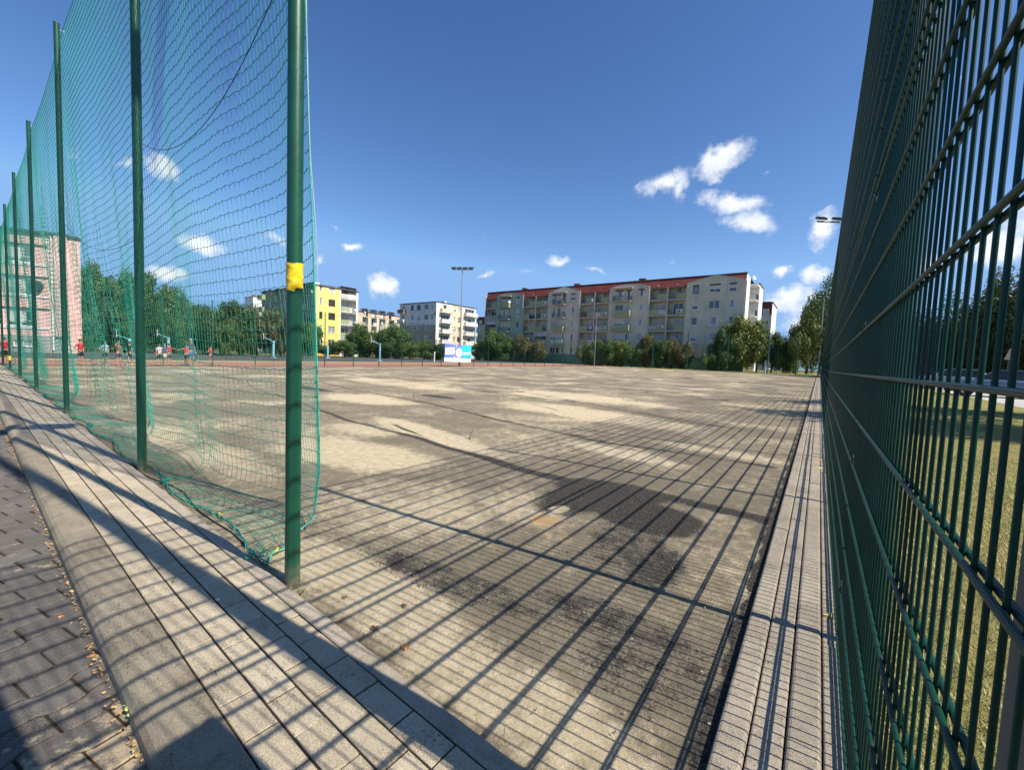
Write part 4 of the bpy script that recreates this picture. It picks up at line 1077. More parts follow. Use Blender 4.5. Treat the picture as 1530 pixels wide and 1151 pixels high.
# school
def school():
    A=Vector(at_d(99,44.8)); B=Vector(at_d(-6,42.5)); d=(B-A).normalized()
    L=34.; start=A+d*L; th=math.atan2(-d.y,-d.x)  # facade runs from start to A; outward = (sin th,-cos th)
    H=ztop(107,352,A.x,A.y)-g(A.x,A.y)-.25
    root=thing('school_building','pink three-storey school building with bands of white-framed windows at the left edge','building',(start.x,start.y,0),th)
    fls=[1.9,1.9+3.25,1.9+6.5]; holes=[]; mb=MB()
    for z in fls:
        u=L-2.4
        k=0
        while u>2:
            w=2.05; holes.append((u-w,u,z+.75,z+2.45)); add_window(root,(0,0,0),0,u-w,-.02,z+.75,w,1.7,'school'); k+=1
            u-=w+.22 if k%3 else w+1.6
    bs=[(L-4,L-2.6,.6,1.2),(L-10,L-8.6,.6,1.2),(L-16,L-14.6,.6,1.2)]
    for h in bs: add_window(root,(0,0,0),0,h[0],-.02,h[2],h[1]-h[0],h[3]-h[2],'plain')
    mats=[MT['w_pink'],MT['w_stone'],MT['w_lime'],MT['w_white']]
    def mi(cu,cz):
        if cz<1.75: return 1
        if L-9.2<cu<L-7.4: return 2
        return 0
    holes+=bs
    us=[0,L-9.2,L-7.4,L]; 
    allh=holes+[(L-9.2,L-7.4,H+1,H+2),(0,L,1.75,1.7501)]
    wall_grid(mb,0,L,0,H,holes+[(L-9.2,L-9.2,0,0),(L-7.4,L-7.4,0,0),(L,L,1.75,1.75)],0,mi,.14)
    wv=ray(110.5,hor(110.5)); wl=(wv.x*math.cos(th)+wv.y*math.sin(th),-wv.x*math.sin(th)+wv.y*math.cos(th)); ex_=L+.92; bx=ex_+wl[0]/wl[1]*9-.3
    mb.add([(L,0,0),(ex_,1.,0),(ex_,1.,H),(L,0,H)],[(0,1,2,3)],0); mb.add([(ex_,1.,0),(bx,10,0),(bx,10,H),(ex_,1.,H)],[(0,1,2,3)],0); mb.add([(0,0,0),(0,10,0),(0,10,H),(0,0,H)],[(3,2,1,0)]); mb.add([(0,10,0),(bx,10,0),(bx,10,H),(0,10,H)],[(3,2,1,0)])
    mb.box(L-.7,L+.25,-.25,-.002,1.75,H,0)
    mb.build('wall',mats,root)
    # dark spandrel strips above the window bands
    for z in fls:
        m2=MB(); m2.box(1,L-1.2,-.05,-.004,z+2.5,z+2.72); m2.build('window_shade',MT['roof_dark'],root)
        m2=MB(); m2.box(1,L-1.2,-.09,-.004,z+.52,z+.66); m2.build('sill_band',MT['white'],root)
    m2=MB(); q_=[(-.3,-.3),(L+.1,-.3),(ex_+.1,.9),(bx+.1,10),(-.3,10)]; m2.add([a+(H,) for a in q_]+[a+(H+.25,) for a in q_],[(9,8,7,6,5)[::-1]]+[(i,(i+1)%5,5+(i+1)%5,5+i) for i in range(5)]); m2.build('roof',MT['roof_dark'],root)
    m2=MB(); m2.tube([(L-.95,-.12,.3),(L-.95,-.12,H)],.07,8); m2.build('downpipe',MT['white'],root)
    m2=MB(); m2.tube([(L-2.1,-.03,6.9),(L-2.1,-.45,6.9)],.55,16); m2.build('ventilator',MT['dark_metal'],root)
    m2=MB(); m2.tube([(L+.1,-.3,H-.9),(L+.1,-.8,H-.95)],.14,8); m2.build('security_camera',MT['dark_metal'],root)
school()

# ------------------------------------------------------------ trees
def rnd_dir(rg):
    v=rg.normal(size=3); return v/np.linalg.norm(v)
def crown_mesh(seed,mat,n=5200,leaf=.16,airy=0.,shape='round'):
    """unit crown: radius ~1 in x,y; z from 0..2 ; leaf faces in clustered clumps around branch tips"""
    rg=np.random.RandomState(seed); C=[];Rr=[]
    K=26 if not airy else 18
    for k in range(K):
        d=rnd_dir(rg); rr=rg.uniform(.45,.86)
        z=1.+d[2]*rr*1.02; wz=1.0
        if shape=='cone': wz=max(.25,1.15-z*.5)
        C.append((d[0]*rr*wz,d[1]*rr*wz,z)); Rr.append(rg.uniform(.20,.42)*(.8 if airy else 1))
    C.append((0,0,1.)); Rr.append(.6 if not airy else .25)
    C=np.array(C);Rr=np.array(Rr)
    pr=Rr**2; pr/=pr.sum(); idx=rg.choice(len(C),n,p=pr)
    D=rg.normal(size=(n,3)); D/=np.linalg.norm(D,axis=1,keepdims=True)
    rad=rg.uniform(.35,1.,n)**.5*(1+.18*rg.normal(size=n))
    P=C[idx]+D*(Rr[idx]*rad)[:,None]
    N=D+.45*rg.normal(size=(n,3)); N/=np.linalg.norm(N,axis=1,keepdims=True)
    T=np.cross(N,rg.normal(size=(n,3))); T/=np.linalg.norm(T,axis=1,keepdims=True); B=np.cross(N,T)
    s=leaf*rg.uniform(.35,.75,n)[:,None]*.5
    V=np.stack([P-T*s,P-B*s*.55,P+T*s*1.1,P+B*s*.6],1).reshape(-1,3)
    F=np.arange(n*4).reshape(-1,4)
    return np_mesh('crown',V,F,mat)
def trunk_mesh(seed,airy=False):
    rg=random.Random(seed); mb=MB()
    mb.tube([(0,0,-.05),(.02,.01,.5),(-.03,.02,1.0),(.02,0,1.5)],[.075,.055,.04,.02],8)
    for k in range(9 if airy else 7):
        a=rg.uniform(0,6.28); z=rg.uniform(.35,1.1); L=rg.uniform(.5,.95)
        p0=(0,0,z); p1=(math.cos(a)*L*.45,math.sin(a)*L*.45,z+.25); p2=(math.cos(a)*L*.85,math.sin(a)*L*.85,z+.35+rg.uniform(0,.4))
        mb.tube([p0,p1,p2],[.032,.02,.008],5)
    return mb.mesh('trunk',MT['bark'])
TK=[trunk_mesh(s) for s in (1,2,3)]
CRN={}
def crown(kind,v):
    k=(kind,v)
    if k not in CRN:
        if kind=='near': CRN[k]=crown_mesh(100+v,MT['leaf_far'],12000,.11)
        elif kind=='airy': CRN[k]=crown_mesh(200+v,MT['leaf_dark'],2600,.12,1.)
        else: CRN[k]=crown_mesh(300+v*7+len(CRN),MT[{'g':'leaf','d':'leaf_dark','y':'leaf_yellow','b':'leaf_brown'}[kind]],15000,.15)
    return CRN[k]
TR=random.Random(9); TN=[0]
def tree(px,ytop,wpx,kind,label,where,cbot=.12,group=None,name='tree',pos=None,size=None):
    if pos is None: x,y=(on_y(px,where[1]) if where[0]=='y' else (on_x(px,where[1]) if where[0]=='x' else at_d(px,where[1])))
    else: x,y=pos
    zg=g(x,y)
    if size: rad,h=size
    else:
        dep=Vector((x,y,0)).dot(CF); h=ztop(px,ytop,x,y)-zg
        # lateral half width (perpendicular to view ray)
        rad=max(.8,wpx/2*dep/FPX*1.12)
    v=TN[0]%3; TN[0]+=1
    t=thing(name,label,'tree' if name=='tree' else 'bush',(x,y,zg),0,group)
    c0=h*cbot; ch=(h-c0)
    c=put('crown',crown(kind,v),t,(0,0,c0-ch*.03),TR.uniform(0,6.28),(rad/.98,rad/.98,ch/1.98)); 
    k=put('trunk',TK[v],t,(0,0,0),TR.uniform(0,6.28),(max(rad*.9,.8),max(rad*.9,.8),h/2.0))
    return t
# wood behind the court at left
wl=[(116,386,42,'d','dark tree directly right of the pink school wall'),(138,377,44,'g','tallest rounded tree right of the school, behind the net'),(162,402,46,'g','tree left of the second net post, lower than its taller left neighbour'),
    (186,406,44,'g','broad green tree partly hidden by the second net post'),(212,400,52,'d','dark crowned tree rising just right of the second net post'),(238,412,52,'g','tall green tree in the middle of the left wood'),
    (262,432,46,'g','green tree on the falling right slope of the left wood'),(286,442,44,'b','olive-brown tinted tree behind the adult in blue shorts'),(310,455,40,'g','low green tree at the right end of the left wood'),
    (334,449,44,'d','dark tree left of the gap before the olive building'),(358,446,44,'d','dark rounded tree below the small red-brown roof'),(384,456,44,'b','brownish green tree in front of the olive building'),
    (408,462,40,'b','lower brownish tree left of the nearest net post'),(440,470,34,'d','dark tree showing between the nearest post and the net edge'),(462,474,36,'g','green tree in front of the white balconies of the yellow building')]
for i,(px,yt,w,k,l) in enumerate(wl): tree(px,yt,w,k,l,('d',66+TR.uniform(-3,5)),.04,'trees of the left wood')
for i in range(11): tree(120+i*22,455-(i%3)*8+i*2,34,['d','g','d'][i%3],'dark understorey bush at the foot of the left wood',('d',61+TR.uniform(-1,2)),0.,'understorey bushes of the left wood',name='bush')
ml=[(488,514,34,'g','low bush below the yellow wall'),(515,508,38,'g','rounded bush at the right foot of the yellow building'),(538,477,46,'g','tall olive tree right of the yellow building'),(562,497,36,'b','brownish bush between the two taller trees by the basketball post'),
    (590,485,44,'g','tall loose tree left of the white and brown building'),(577,509,34,'d','dark low bush under the two taller trees'),(612,507,34,'g','green bush in front of the brown wall'),(634,508,34,'g','bush in front of the brown and white building, left of its corner'),
    (655,512,30,'d','dark bush just left of the banner')]
for px,yt,w,k,l in ml: tree(px,yt,w,k,l,('d',83+TR.uniform(-3,3)),.02,'trees beyond the court',name='tree' if yt<500 else 'bush')
rl=[(717,508,24,'d','dark bush just right of the banner',74),(736,494,40,'g','large loose bush left in front of the long block',76),(757,500,34,'g','bush in front of the pale green bay',75),(781,500,30,'b','brownish shrub in front of the first balconies',76),
    (801,508,26,'b','thin brownish shrub left of the gabled bay',76),(873,509,28,'g','leftmost bush of the hedge behind the corner mast',75),(890,507,28,'y','yellowish topped bush right beside the corner mast',75),(908,508,30,'g','third bush of the hedge from the corner mast',75),
    (927,509,28,'y','yellow-green bush in the middle of the hedge',75),(944,511,26,'g','rightmost bush of the hedge',75),(966,498,24,'b','tall slim shrub under the balconies right of the hedge',76),(984,505,26,'d','dark shrub right of the tall slim shrub',75),
    (1004,505,26,'b','sparse brownish shrub left of the second tall green post',76),(1022,510,24,'b','thin shrub in front of the last gabled bay',76),(1060,521,28,'g','low bush left of the big tree',74),
    (1080,492,36,'d','dark left part tree of the group in front of the white gable',75),(1108,468,52,'y','big yellow-green leafy tree hiding the foot of the white gable',77),(1130,470,40,'g','big tree right beside the yellow-green one at the gable',79),
    (1152,494,36,'d','dark tree between the gable tree and the right group',80),(1170,505,28,'g','low green tree left of the right-hand group',84),(1188,482,36,'y','yellow-green tree at the left of the right-hand group',80),(1205,452,46,'y','tall sunlit tree at the right end of the far field edge',82),(1224,436,50,'g','tallest full tree beside the far mast',84)]
for px,yt,w,k,l,Y in rl: tree(px,yt,w,k,l,('y',Y),.02 if yt>485 else .1,'trees at the far end of the field',name='tree' if yt<500 else 'bush')
tree(1236,392,58,'airy','dark airy tree with open branches behind the fence end',('d',58),.35,'trees at the far end of the field')
rt=[(1262,430,60,52),(1296,448,60,50),(1335,455,64,46),(1372,458,60,44),(1410,452,64,42),(1450,425,80,40),(1490,392,90,36),(1535,372,110,33),(1590,380,120,30)]
names=['tree seen through the far dense part of the right fence','dark tree behind the fence, second of the row','dark tree behind the fence, third of the row','lower dark tree behind the fence with sky above','dark tree behind the parked cars at their left end','taller dark tree behind the parked cars','tall dark tree above the triangular sign','tallest dark tree at the right picture edge','dark tree beyond the right picture edge']
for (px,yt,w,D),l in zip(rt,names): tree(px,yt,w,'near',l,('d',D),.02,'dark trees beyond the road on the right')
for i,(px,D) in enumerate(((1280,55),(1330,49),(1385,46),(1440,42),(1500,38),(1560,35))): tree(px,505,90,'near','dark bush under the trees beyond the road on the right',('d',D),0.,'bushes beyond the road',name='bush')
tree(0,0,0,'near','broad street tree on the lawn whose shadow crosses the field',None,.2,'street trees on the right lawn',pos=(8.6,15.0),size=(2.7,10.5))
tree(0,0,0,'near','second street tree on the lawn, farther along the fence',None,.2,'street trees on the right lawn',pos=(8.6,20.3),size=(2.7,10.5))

# ------------------------------------------------------------ grass and litter
def blades():
    n=70000; rg=np.random.RandomState(5)
    y=rg.uniform(0,1,n)**1.5*15-.2; x=.20+rg.uniform(0,1,n)**1.2*(1.5+.6*y)
    h=rg.uniform(.02,.06,n); a=rg.uniform(0,6.28,n); lean=rg.uniform(.2,1.3,n)*h; w=.0013+.00018*y+.0008*rg.rand(n)
    cx,sx=np.cos(a),np.sin(a)
    P0=np.stack([x-sx*w,y+cx*w,np.zeros(n)],1);P1=np.stack([x+sx*w,y-cx*w,np.zeros(n)],1);P2=np.stack([x+cx*lean,y+sx*lean,h],1)
    V=np.stack([P0,P1,P2],1).reshape(-1,3); me=np_mesh('grass_blades',V,np.arange(n*3).reshape(-1,3),MT['blade'])
    o=put('grass_blades',me); o['kind']='stuff'; o['label']='dry short grass behind the right fence'; o['category']='grass'
blades()
def litter():
    rg=random.Random(2); mb=MB()
    for k in range(540):
        s=rg.uniform(1.2,12)**1.0 if k<520 else rg.uniform(0,6)
        t=-.70-abs(rg.gauss(0,.014)) if k<540 else rg.uniform(-.6,.3)
        z=-.044+rg.uniform(0,.008) if k<540 else .034
        if k>=540 and t>0.02: z=.006
        if k>=540 and -.7<t<-.5: z=.036
        x,y,_=LP(s,t); r=rg.uniform(.003,.010); a=rg.uniform(0,6.28)
        vs=[(x+r*math.cos(a+q*1.57)*rg.uniform(.6,1.2),y+r*math.sin(a+q*1.57)*rg.uniform(.5,1.2),z+rg.uniform(0,.006)) for q in range(4)]
        mb.add(vs,[(0,1,2,3)])
    o=mb.build('leaf_litter',MT['litter']); o['kind']='stuff'; o['label']='crumbs of dry leaves in the gutter along the rounded kerb'; o['category']='litter'
    mb=MB()
    for k in range(900): # small stones and straw on the near field
        x=-rg.uniform(.3,7); y=rg.uniform(1.05,7); r=rg.uniform(.0015,.006)
        if rg.random()<.25:
            a=rg.uniform(0,6.28); L=rg.uniform(.01,.05); mb.tube([(x,y,.006),(x+L*.5*math.cos(a),y+L*.5*math.sin(a),.012),(x+L*math.cos(a+.5),y+L*math.sin(a+.5),.007)],.0008,3)
        else: mb.ball((x,y,.009),r,r*rg.uniform(.6,1),r*.6,5)
    o=mb.build('grit',MT['sandstrip']); o['kind']='stuff'; o['label']='small stones and straw scattered on the field'; o['category']='grit'
litter()
def leaf_shape(x,y,z,r,rz,mat,label,lobes=5):
    mb=MB(); n=lobes*4; vs=[(0,0,.25*r)]
    for k in range(n):
        a=2*math.pi*k/n; rr=r*(.55+.45*abs(math.cos(a*lobes/2)))*(1+.15*math.sin(3*a)); vs.append((rr*math.cos(a),rr*math.sin(a),r*.12*math.sin(a*2+1)+.05*r))
    mb.add(vs,[(0,k+1,(k+1)%n+1) for k in range(n)]); mb.tube([(0,0,.2*r),(-r*.7,-.1*r,.05*r),(-r*1.3,-.1*r,.02*r)],r*.035,4)
    o=mb.build('fallen_leaf',MT[mat],None,(x,y,z),rz); tag(o,label,'leaf','fallen leaves')
LV=[(97,808,-.035,.045,'leaf_y','pale yellow maple leaf in the gutter by the rounded kerb, farther up'),(205,1056,-.03,.040,'leaf_g','pale green leaf in the gutter near the bottom of the picture'),
    (135,981,-.048,.014,'leaf_o','small orange leaf on the dark interlocking paving'),(91,922,-.045,.012,'leaf_o','tiny orange leaf in the gutter midway along the kerb'),
    (560,939,.004,.022,'leaf_b','dark brown curled leaf on the pale sand near the post'),(605,967,.004,.020,'leaf_o','orange-brown leaf on the pale sand'),(515,893,.004,.016,'leaf_b','small dark leaf closest to the nearest post foot'),
    (604,905,.004,.018,'leaf_b','dark crumpled leaf on the second rail shadow'),(1241,921,.036,.030,'leaf_y','yellow leaf caught at the foot of the right fence'),(1225,700,.037,.05,'leaf_y','pale leaf on the right border stones farther away'),(1224,688,.037,.045,'leaf_o','orange leaf beside the pale one on the right border stones'),(1223,648,.037,.05,'leaf_o','farthest orange leaf on the right border stones')]
for px,py,z,r,m,l in LV:
    x,y=gp(px,py,z); leaf_shape(x,y,z,r,random.uniform(0,6),m,l)
x,y=gp(325,898,.031); mb=MB(); mb.add([(-.012,-.006,0),(.010,-.008,.004),(.014,.004,.001),(.002,.009,.005),(-.010,.006,.002)],[(0,1,2,3,4)]); tag(mb.build('paper_scrap',MT['white'],None,(x,y,.034)),'tiny white paper scrap on the pavers near the nearest post','scrap')
# small weeds at joints
for i,(px,py,l) in enumerate(((448,885,'tiny green weed at the foot of the nearest net post'),(252,873,'small weed in the paver joint left of the nearest post'),(1243,872,'small weed at the foot of the right fence'))):
    x,y=gp(px,py,.03); mb=MB()
    for k in range(14):
        a=random.uniform(0,6.28); L=random.uniform(.008,.022); mb.add([(0,0,0),(L*math.cos(a)-.003,L*math.sin(a),L*.8),(L*1.5*math.cos(a),L*1.5*math.sin(a),L*.9),(L*math.cos(a)+.003,L*math.sin(a)+.004,L*.7)],[(0,1,2,3)])
    tag(mb.build('weed',MT['leaf'],None,(x,y,.02)),l,'weed')

# ------------------------------------------------------------ basketball hoops, lamps, sign
def hoop(px,D,ptop,label,rz=0,board=True):
    rz=YAW+math.atan((765-px)/FPX)+rz
    x,y=at_d(px,D); zg=g(x,y); h=ztop(px,ptop,x,y)-zg
    t=thing('basketball_hoop',label,'basketball hoop',(x,y,zg),rz,'basketball hoops on the asphalt court')
    mb=MB(); mb.box(-.12,.12,-.16,.16,0,h*.96); mb.box(-.3,.3,-.3,.3,0,.12); mb.build('pylon',MT['hoop_blue'],t)
    mb=MB(); mb.tube([(0,0,h*.9),(-.9,0,h*1.08),(-1.1,0,h*1.12)],.05,6); mb.build('arm',MT['hoop_blue'],t)
    mb=MB(); mb.box(-1.16,-1.12,-.6,.6,h*1.0,h*1.0+.8); mb.build('backboard',MT['backboard'],t)
    mb=MB(); mb.tube([(-1.16-.24+.22*math.cos(a*.524),.22*math.sin(a*.524),h*1.05) for a in range(13)],.012,5); mb.build('rim',MT['leaf_o'],t)
hoop(567.5,58,512.5,'pale blue basketball pylon with slanted arm right of the yellow building',0.)
hoop(489.7,66,516,'slim pale blue basketball pylon in front of the yellow building',.1)
hoop(409,56,508,'pale blue basketball pylon left of the nearest net post',0.)
hoop(194,50,505,'pale basketball pylon just left of the second net post',0.)
hoop(252,56,503,'pale cyan basketball pylon behind the group of children',0.)
def park_lamp(px,pb,ptop,Y,label):
    x,y=on_y(px,Y); zg=g(x,y); h=ztop(px,ptop,x,y)-zg
    t=thing('park_lamp',label,'lamp',(x,y,zg)); mb=MB(); mb.tube([(0,0,0),(0,0,h-.25)],.06,8); mb.build('pole',MT['galv'],t); mb=MB(); mb.ball((0,0,h-.1),.25,.25,.28,10); mb.build('globe',MT['white'],t)
park_lamp(1147,560,500,72.5,'white globe lamp on a thin pole right of the gable tree')
x,y=on_y(1143,72.2); mb=MB(); mb.tube([(0,0,0),(0,0,.25),(.02,0,.9),(0,0,1.5),(.0,0,1.9)],[.22,.12,.16,.13,.07],10); mb.tube([(.05,0,1.3),(.45,-.05,1.65),(.6,-.05,1.45)],[.1,.08,.05],6); tag(mb.build('garden_statue',MT['white'],None,(x,y,g(x,y))),'small white statue-like pillar on the lawn behind the far field edge','statue')
x,y=on_y(685.5,34.0)
x,y=on_x(649,-47); mb=MB(); mb.tube([(0,0,0),(0,0,1.45)],.09,8); mb.box(-.12,.12,-.12,.12,1.45,1.55); tag(mb.build('white_post',MT['white'],None,(x,y,g(x,y))),'short white post beyond the track left of the banner','post')
def sign():
    x,y=at_d(1505,27); zg=g(x,y)
    t=thing('warning_sign','grey back of a triangular warning sign behind the parked cars, seen through the fence','sign',(x,y,zg),R(50))
    z1=ztop(1505,521,x,y)-zg; mb=MB(); mb.tube([(0,.04,0),(0,.04,z1)],.03,8); mb.build('pole',MT['dark_metal'],t)
    s=.5; mb=MB(); mb.add([(-s,0,z1-.72),(s,0,z1-.72),(.05,0,z1),(-.05,0,z1),(-s,.02,z1-.72),(s,.02,z1-.72),(.05,.02,z1),(-.05,.02,z1)],[(0,1,2,3),(7,6,5,4),(0,4,5,1),(1,5,6,2),(2,6,7,3),(3,7,4,0)]); mb.build('sign_plate',MT['sign_back'],t)
sign()

# ------------------------------------------------------------ cars
def loft_car(paint,label,x,y,rz):
    t=thing('parked_car',label,'car',(x,y,g(x,y)),rz,'cars parked along the road on the right')
    # sections along length (local y), half-width and heights
    L=[-2.15,-2.05,-1.7,-1.2,-.6,0,.6,1.2,1.7,2.0,2.15]
    belt=[.62,.80,.90,.93,.95,.95,.94,.92,.86,.78,.60]; wid=[.62,.78,.84,.86,.87,.87,.87,.86,.84,.78,.60]
    mb=MB(); vs=[];n=9
    for l,b,w in zip(L,belt,wid):
        vs+= [(-w*.9,l,.22),(-w,l,.42),(-w,l,b*.8),(-w*.93,l,b),(0,l,b+.03),(w*.93,l,b),(w,l,b*.8),(w,l,.42),(w*.9,l,.22)]
    fs=[(i*n+k,i*n+k+1,(i+1)*n+k+1,(i+1)*n+k) for i in range(len(L)-1) for k in range(n-1)]+[(i*n,(i+1)*n,(i+1)*n+8,i*n+8) for i in range(len(L)-1)]
    fs+=[tuple(range(n)),tuple(reversed(range((len(L)-1)*n,len(L)*n)))]
    mb.add(vs,fs,0,True); mb.build('body',MT[paint],t)
    mb=MB(); mb.add([(-.78,-1.75,.93),(.78,-1.75,.93),(.78,1.0,.93),(-.78,1.0,.93),(-.60,-1.15,1.42),(.60,-1.15,1.42),(.60,.25,1.44),(-.60,.25,1.44)],[(0,1,5,4),(1,2,6,5),(2,3,7,6),(3,0,4,7)]); c=mb.build('cabin_glass',MT['car_glass'],t)
    mb=MB(); mb.box(-.60,.60,-1.17,.27,1.425,1.475); 
    for sx in (-1,1):
        for (a,b) in (((sx*.79,-1.76,.93),(sx*.61,-1.15,1.44)),((sx*.79,1.0,.93),(sx*.61,.25,1.45)),((sx*.80,-.3,.93),(sx*.615,-.3,1.45))): mb.tube([a,b],.035,5)
    mb.build('roof',MT[paint],t)
    for sx in (-1,1):
        for yy in (-1.3,1.3):
            mb=MB(); mb.tube([(sx*.70,yy,.31),(sx*.90,yy,.31)],.31,20); w=mb.build('wheel',MT['tyre'],t)
            mb=MB(); mb.tube([(sx*.905,yy,.31),(sx*.915,yy,.31)],.19,14); mb.build('rim',MT['rim'],w)
        mb=MB(); mb.ball((sx*.62,2.02,.66),.14,.10,.09); mb.build('headlight',MT['headlight'],t)
        mb=MB(); mb.ball((sx*.64,-2.02,.74),.12,.10,.11); mb.build('taillight',MT['taillight'],t)
        mb=MB(); mb.ball((sx*.97,.75,1.0),.09,.06,.07); mb.build('mirror',MT[paint],t)
for pt,lb,px_,D_,rz_ in (('car_blue','dark blue-grey parked car nearest to the camera, behind the fence below the triangular sign',1499,22.5,78),
    ('car_silver','silver parked car second in the row behind the fence',1425,29.5,74),('car_dark','dark parked car farthest along the row behind the fence',1388,38,76)):
    cx_,cy_=at_d(px_,D_); loft_car(pt,lb,cx_,cy_,R(rz_))

# ------------------------------------------------------------ people
def skin_mesh(name,V,E,Rd,mat,sub=1):
    me=bpy.data.meshes.new(name+'_cage'); me.from_pydata(V,E,[]); o=bpy.data.objects.new(name+'_cage',me); COL.objects.link(o)
    m=o.modifiers.new('s','SKIN'); m.use_smooth_shade=True
    if not me.skin_vertices: pass
    for i,r in enumerate(Rd):
        me.skin_vertices[0].data[i].radius=(r,r) if not isinstance(r,tuple) else r; me.skin_vertices[0].data[i].use_root=(i==0)
    s=o.modifiers.new('d','SUBSURF'); s.levels=sub; s.render_levels=sub
    dg=bpy.context.evaluated_depsgraph_get(); dg.update()
    out=bpy.data.meshes.new_from_object(o.evaluated_get(dg)); out.name=name; out.materials.clear(); out.materials.append(mat)
    out.polygons.foreach_set('use_smooth',[True]*len(out.polygons))
    bpy.data.objects.remove(o); bpy.data.meshes.remove(me); return out
def person(px,X,H,rz,label,shirt,shorts,armL,armR,hair='hair',stride=0.,shoes='shoe',socks=None):
    """armL/armR: (elbow xyz, wrist xyz) in unit of 1.75 m figure, x to the person's left(+)"""
    x,y=on_x(px,X); t=thing('person',label,'person',(x,y,g(x,y)),rz)
    k=H/1.75
    V=[(0,0,.95),(0,0,1.10),(0,0,1.30),(0,.0,1.43),(0,.0,1.50),(0,-.01,1.58),(0,-.015,1.66),(0,0,1.73)]
    Rd=[(.13,.10),(.125,.095),(.15,.10),(.09,.07),(.052,.052),(.07,.08),(.078,.095),(.05,.06)]
    E=[(i,i+1) for i in range(7)]
    def chain(start,pts,rs):
        p=start
        for q,r in zip(pts,rs): V.append(q);Rd.append(r);E.append((p,len(V)-1));p=len(V)-1
        return p
    arms=[]
    for sx,(el,wr) in ((1,armL),(-1,armR)):
        sh=(sx*.17,0,1.40); el=(sx*el[0],el[1],el[2]); wr=(sx*wr[0],wr[1],wr[2]); arms.append((sh,el,wr))
        e=Vector(wr)-Vector(el); e.normalize(); hd=Vector(wr)+e*.08
        i=chain(3,[sh,el,wr,tuple(hd)],[.058,.042,.030,.034])
        side=e.cross(Vector((0,0,1)));side=side.normalized() if side.length>.1 else Vector((1,0,0))
        for f in range(4):
            b=hd+side*(.022*(f-1.5)); L=[.06,.075,.07,.055][f]; chain(i,[tuple(b+e*L*.5),tuple(b+e*L)],[.0085,.007])
        chain(i-1,[tuple(Vector(wr)+side*.04+e*.05),tuple(Vector(wr)+side*.055+e*.08)],[.010,.008])
    legs=[]
    for sx in (1,-1):
        st=stride*sx; hp=(sx*.09,0,.90); kn=(sx*.10,-st*.5,.50); an=(sx*.11,-st*.4+(.12 if st<0 else 0),.09); toe=(sx*.12,an[1]-.16,.04)
        legs.append((hp,kn,an)); chain(0,[hp,kn,an,toe],[.088,.056,.038,.035])
    V=[tuple(c*k for c in v) for v in V]; Rd=[tuple(c*k for c in r) if isinstance(r,tuple) else r*k for r in Rd]
    put('body',skin_mesh('body',V,E,Rd,MT['skin']),t)
    # shirt
    sV=[(0,0,.93),(0,0,1.10),(0,0,1.30),(0,0,1.43)];sR=[(.155,.12),(.15,.115),(.172,.122),(.10,.085)];sE=[(0,1),(1,2),(2,3)]
    for sh,el,wr in arms:
        m_=tuple(Vector(sh).lerp(Vector(el),.55)); sV+=[sh,m_]; n=len(sV); sR+=[.076,.066]; sE+=[(3,n-2),(n-2,n-1)]
    put('shirt',skin_mesh('shirt',[tuple(c*k for c in v) for v in sV],sE,[tuple(c*k for c in r) if isinstance(r,tuple) else r*k for r in sR],MT[shirt]),t)
    sV=[(0,0,.97),(0,0,.90)];sR=[(.15,.115),(.14,.115)];sE=[(0,1)]
    for hp,kn,an in legs:
        m_=tuple(Vector(hp).lerp(Vector(kn),.85)); sV+=[hp,m_]; n=len(sV); sR+=[.108,.09]; sE+=[(1,n-2),(n-2,n-1)]
    put('shorts',skin_mesh('shorts',[tuple(c*k for c in v) for v in sV],sE,[tuple(c*k for c in r) if isinstance(r,tuple) else r*k for r in sR],MT[shorts]),t)
    mb=MB(); mb.ball((0,.018*k,1.70*k),.098*k,.108*k,.088*k,12); mb.build('hair',MT[hair],t)
    for sx in (-1,1):
        mb=MB(); mb.ball((sx*.03*k,-.095*k,1.665*k),.011*k,n=6); mb.build('eye',MT['eye'],t)
        an=legs[0 if sx==1 else 1][2]; mb=MB(); mb.ball((an[0]*k,(an[1]-.06)*k,.045*k),.05*k,.13*k,.045*k,8); mb.build('shoe',MT[shoes],t)
    mb=MB(); mb.ball((0,-.105*k,1.635*k),.012*k,.02*k,.018*k,6); mb.build('nose',MT['skin'],t)
down=((.24,.02,1.12),(.26,-.04,.88)); aki=((.38,.10,1.18),(.20,-.02,1.02)); fold=((.26,-.05,1.15),(.02,-.22,1.20)); out=((.44,-.02,1.34),(.68,-.05,1.30)); up=((.30,-.05,1.50),(.10,-.08,1.72)); back=((.25,.08,1.13),(.14,.14,.98))
B_=R(180-50) # facing away from the camera
person(120,-33.2,1.42,R(130),'person in red shirt and black shorts seen from behind, one elbow out','red_cloth','black_cloth',aki,aki)
person(157,-33.2,1.38,R(125),'person in pale blue shirt and dark shorts, both hands on hips','sky_cloth','black_cloth',aki,aki,shoes='white')
person(177,-33.6,1.36,R(120),'person in a brownish shirt behind the bunched net, hand at the head','brown_cloth','navy_cloth',down,up)
person(194,-33.4,1.40,R(200),'person in black walking beside the second net post','black_cloth','black_cloth',down,down,stride=.35,shoes='white')
person(238,-33.2,1.34,R(110),'person in white shirt at the left of the small group','white_cloth','black_cloth',out,down)
person(246,-33.6,1.40,R(120),'person with purple top and white shorts in the middle of the group','purple_cloth','white_cloth',down,down)
person(253,-33.9,1.38,R(120),'person in red shirt at the right of the group, arm stretched out','red_cloth','navy_cloth',out,out)
person(278,-33.9,1.36,R(120),'person in red shirt standing close left of the adult, arm out','red_cloth','black_cloth',out,out)
person(286,-32.8,1.74,R(115),'tall adult with grey hair, dark shirt and blue shorts','navy_cloth','blue_cloth',down,down,hair='hair_grey')
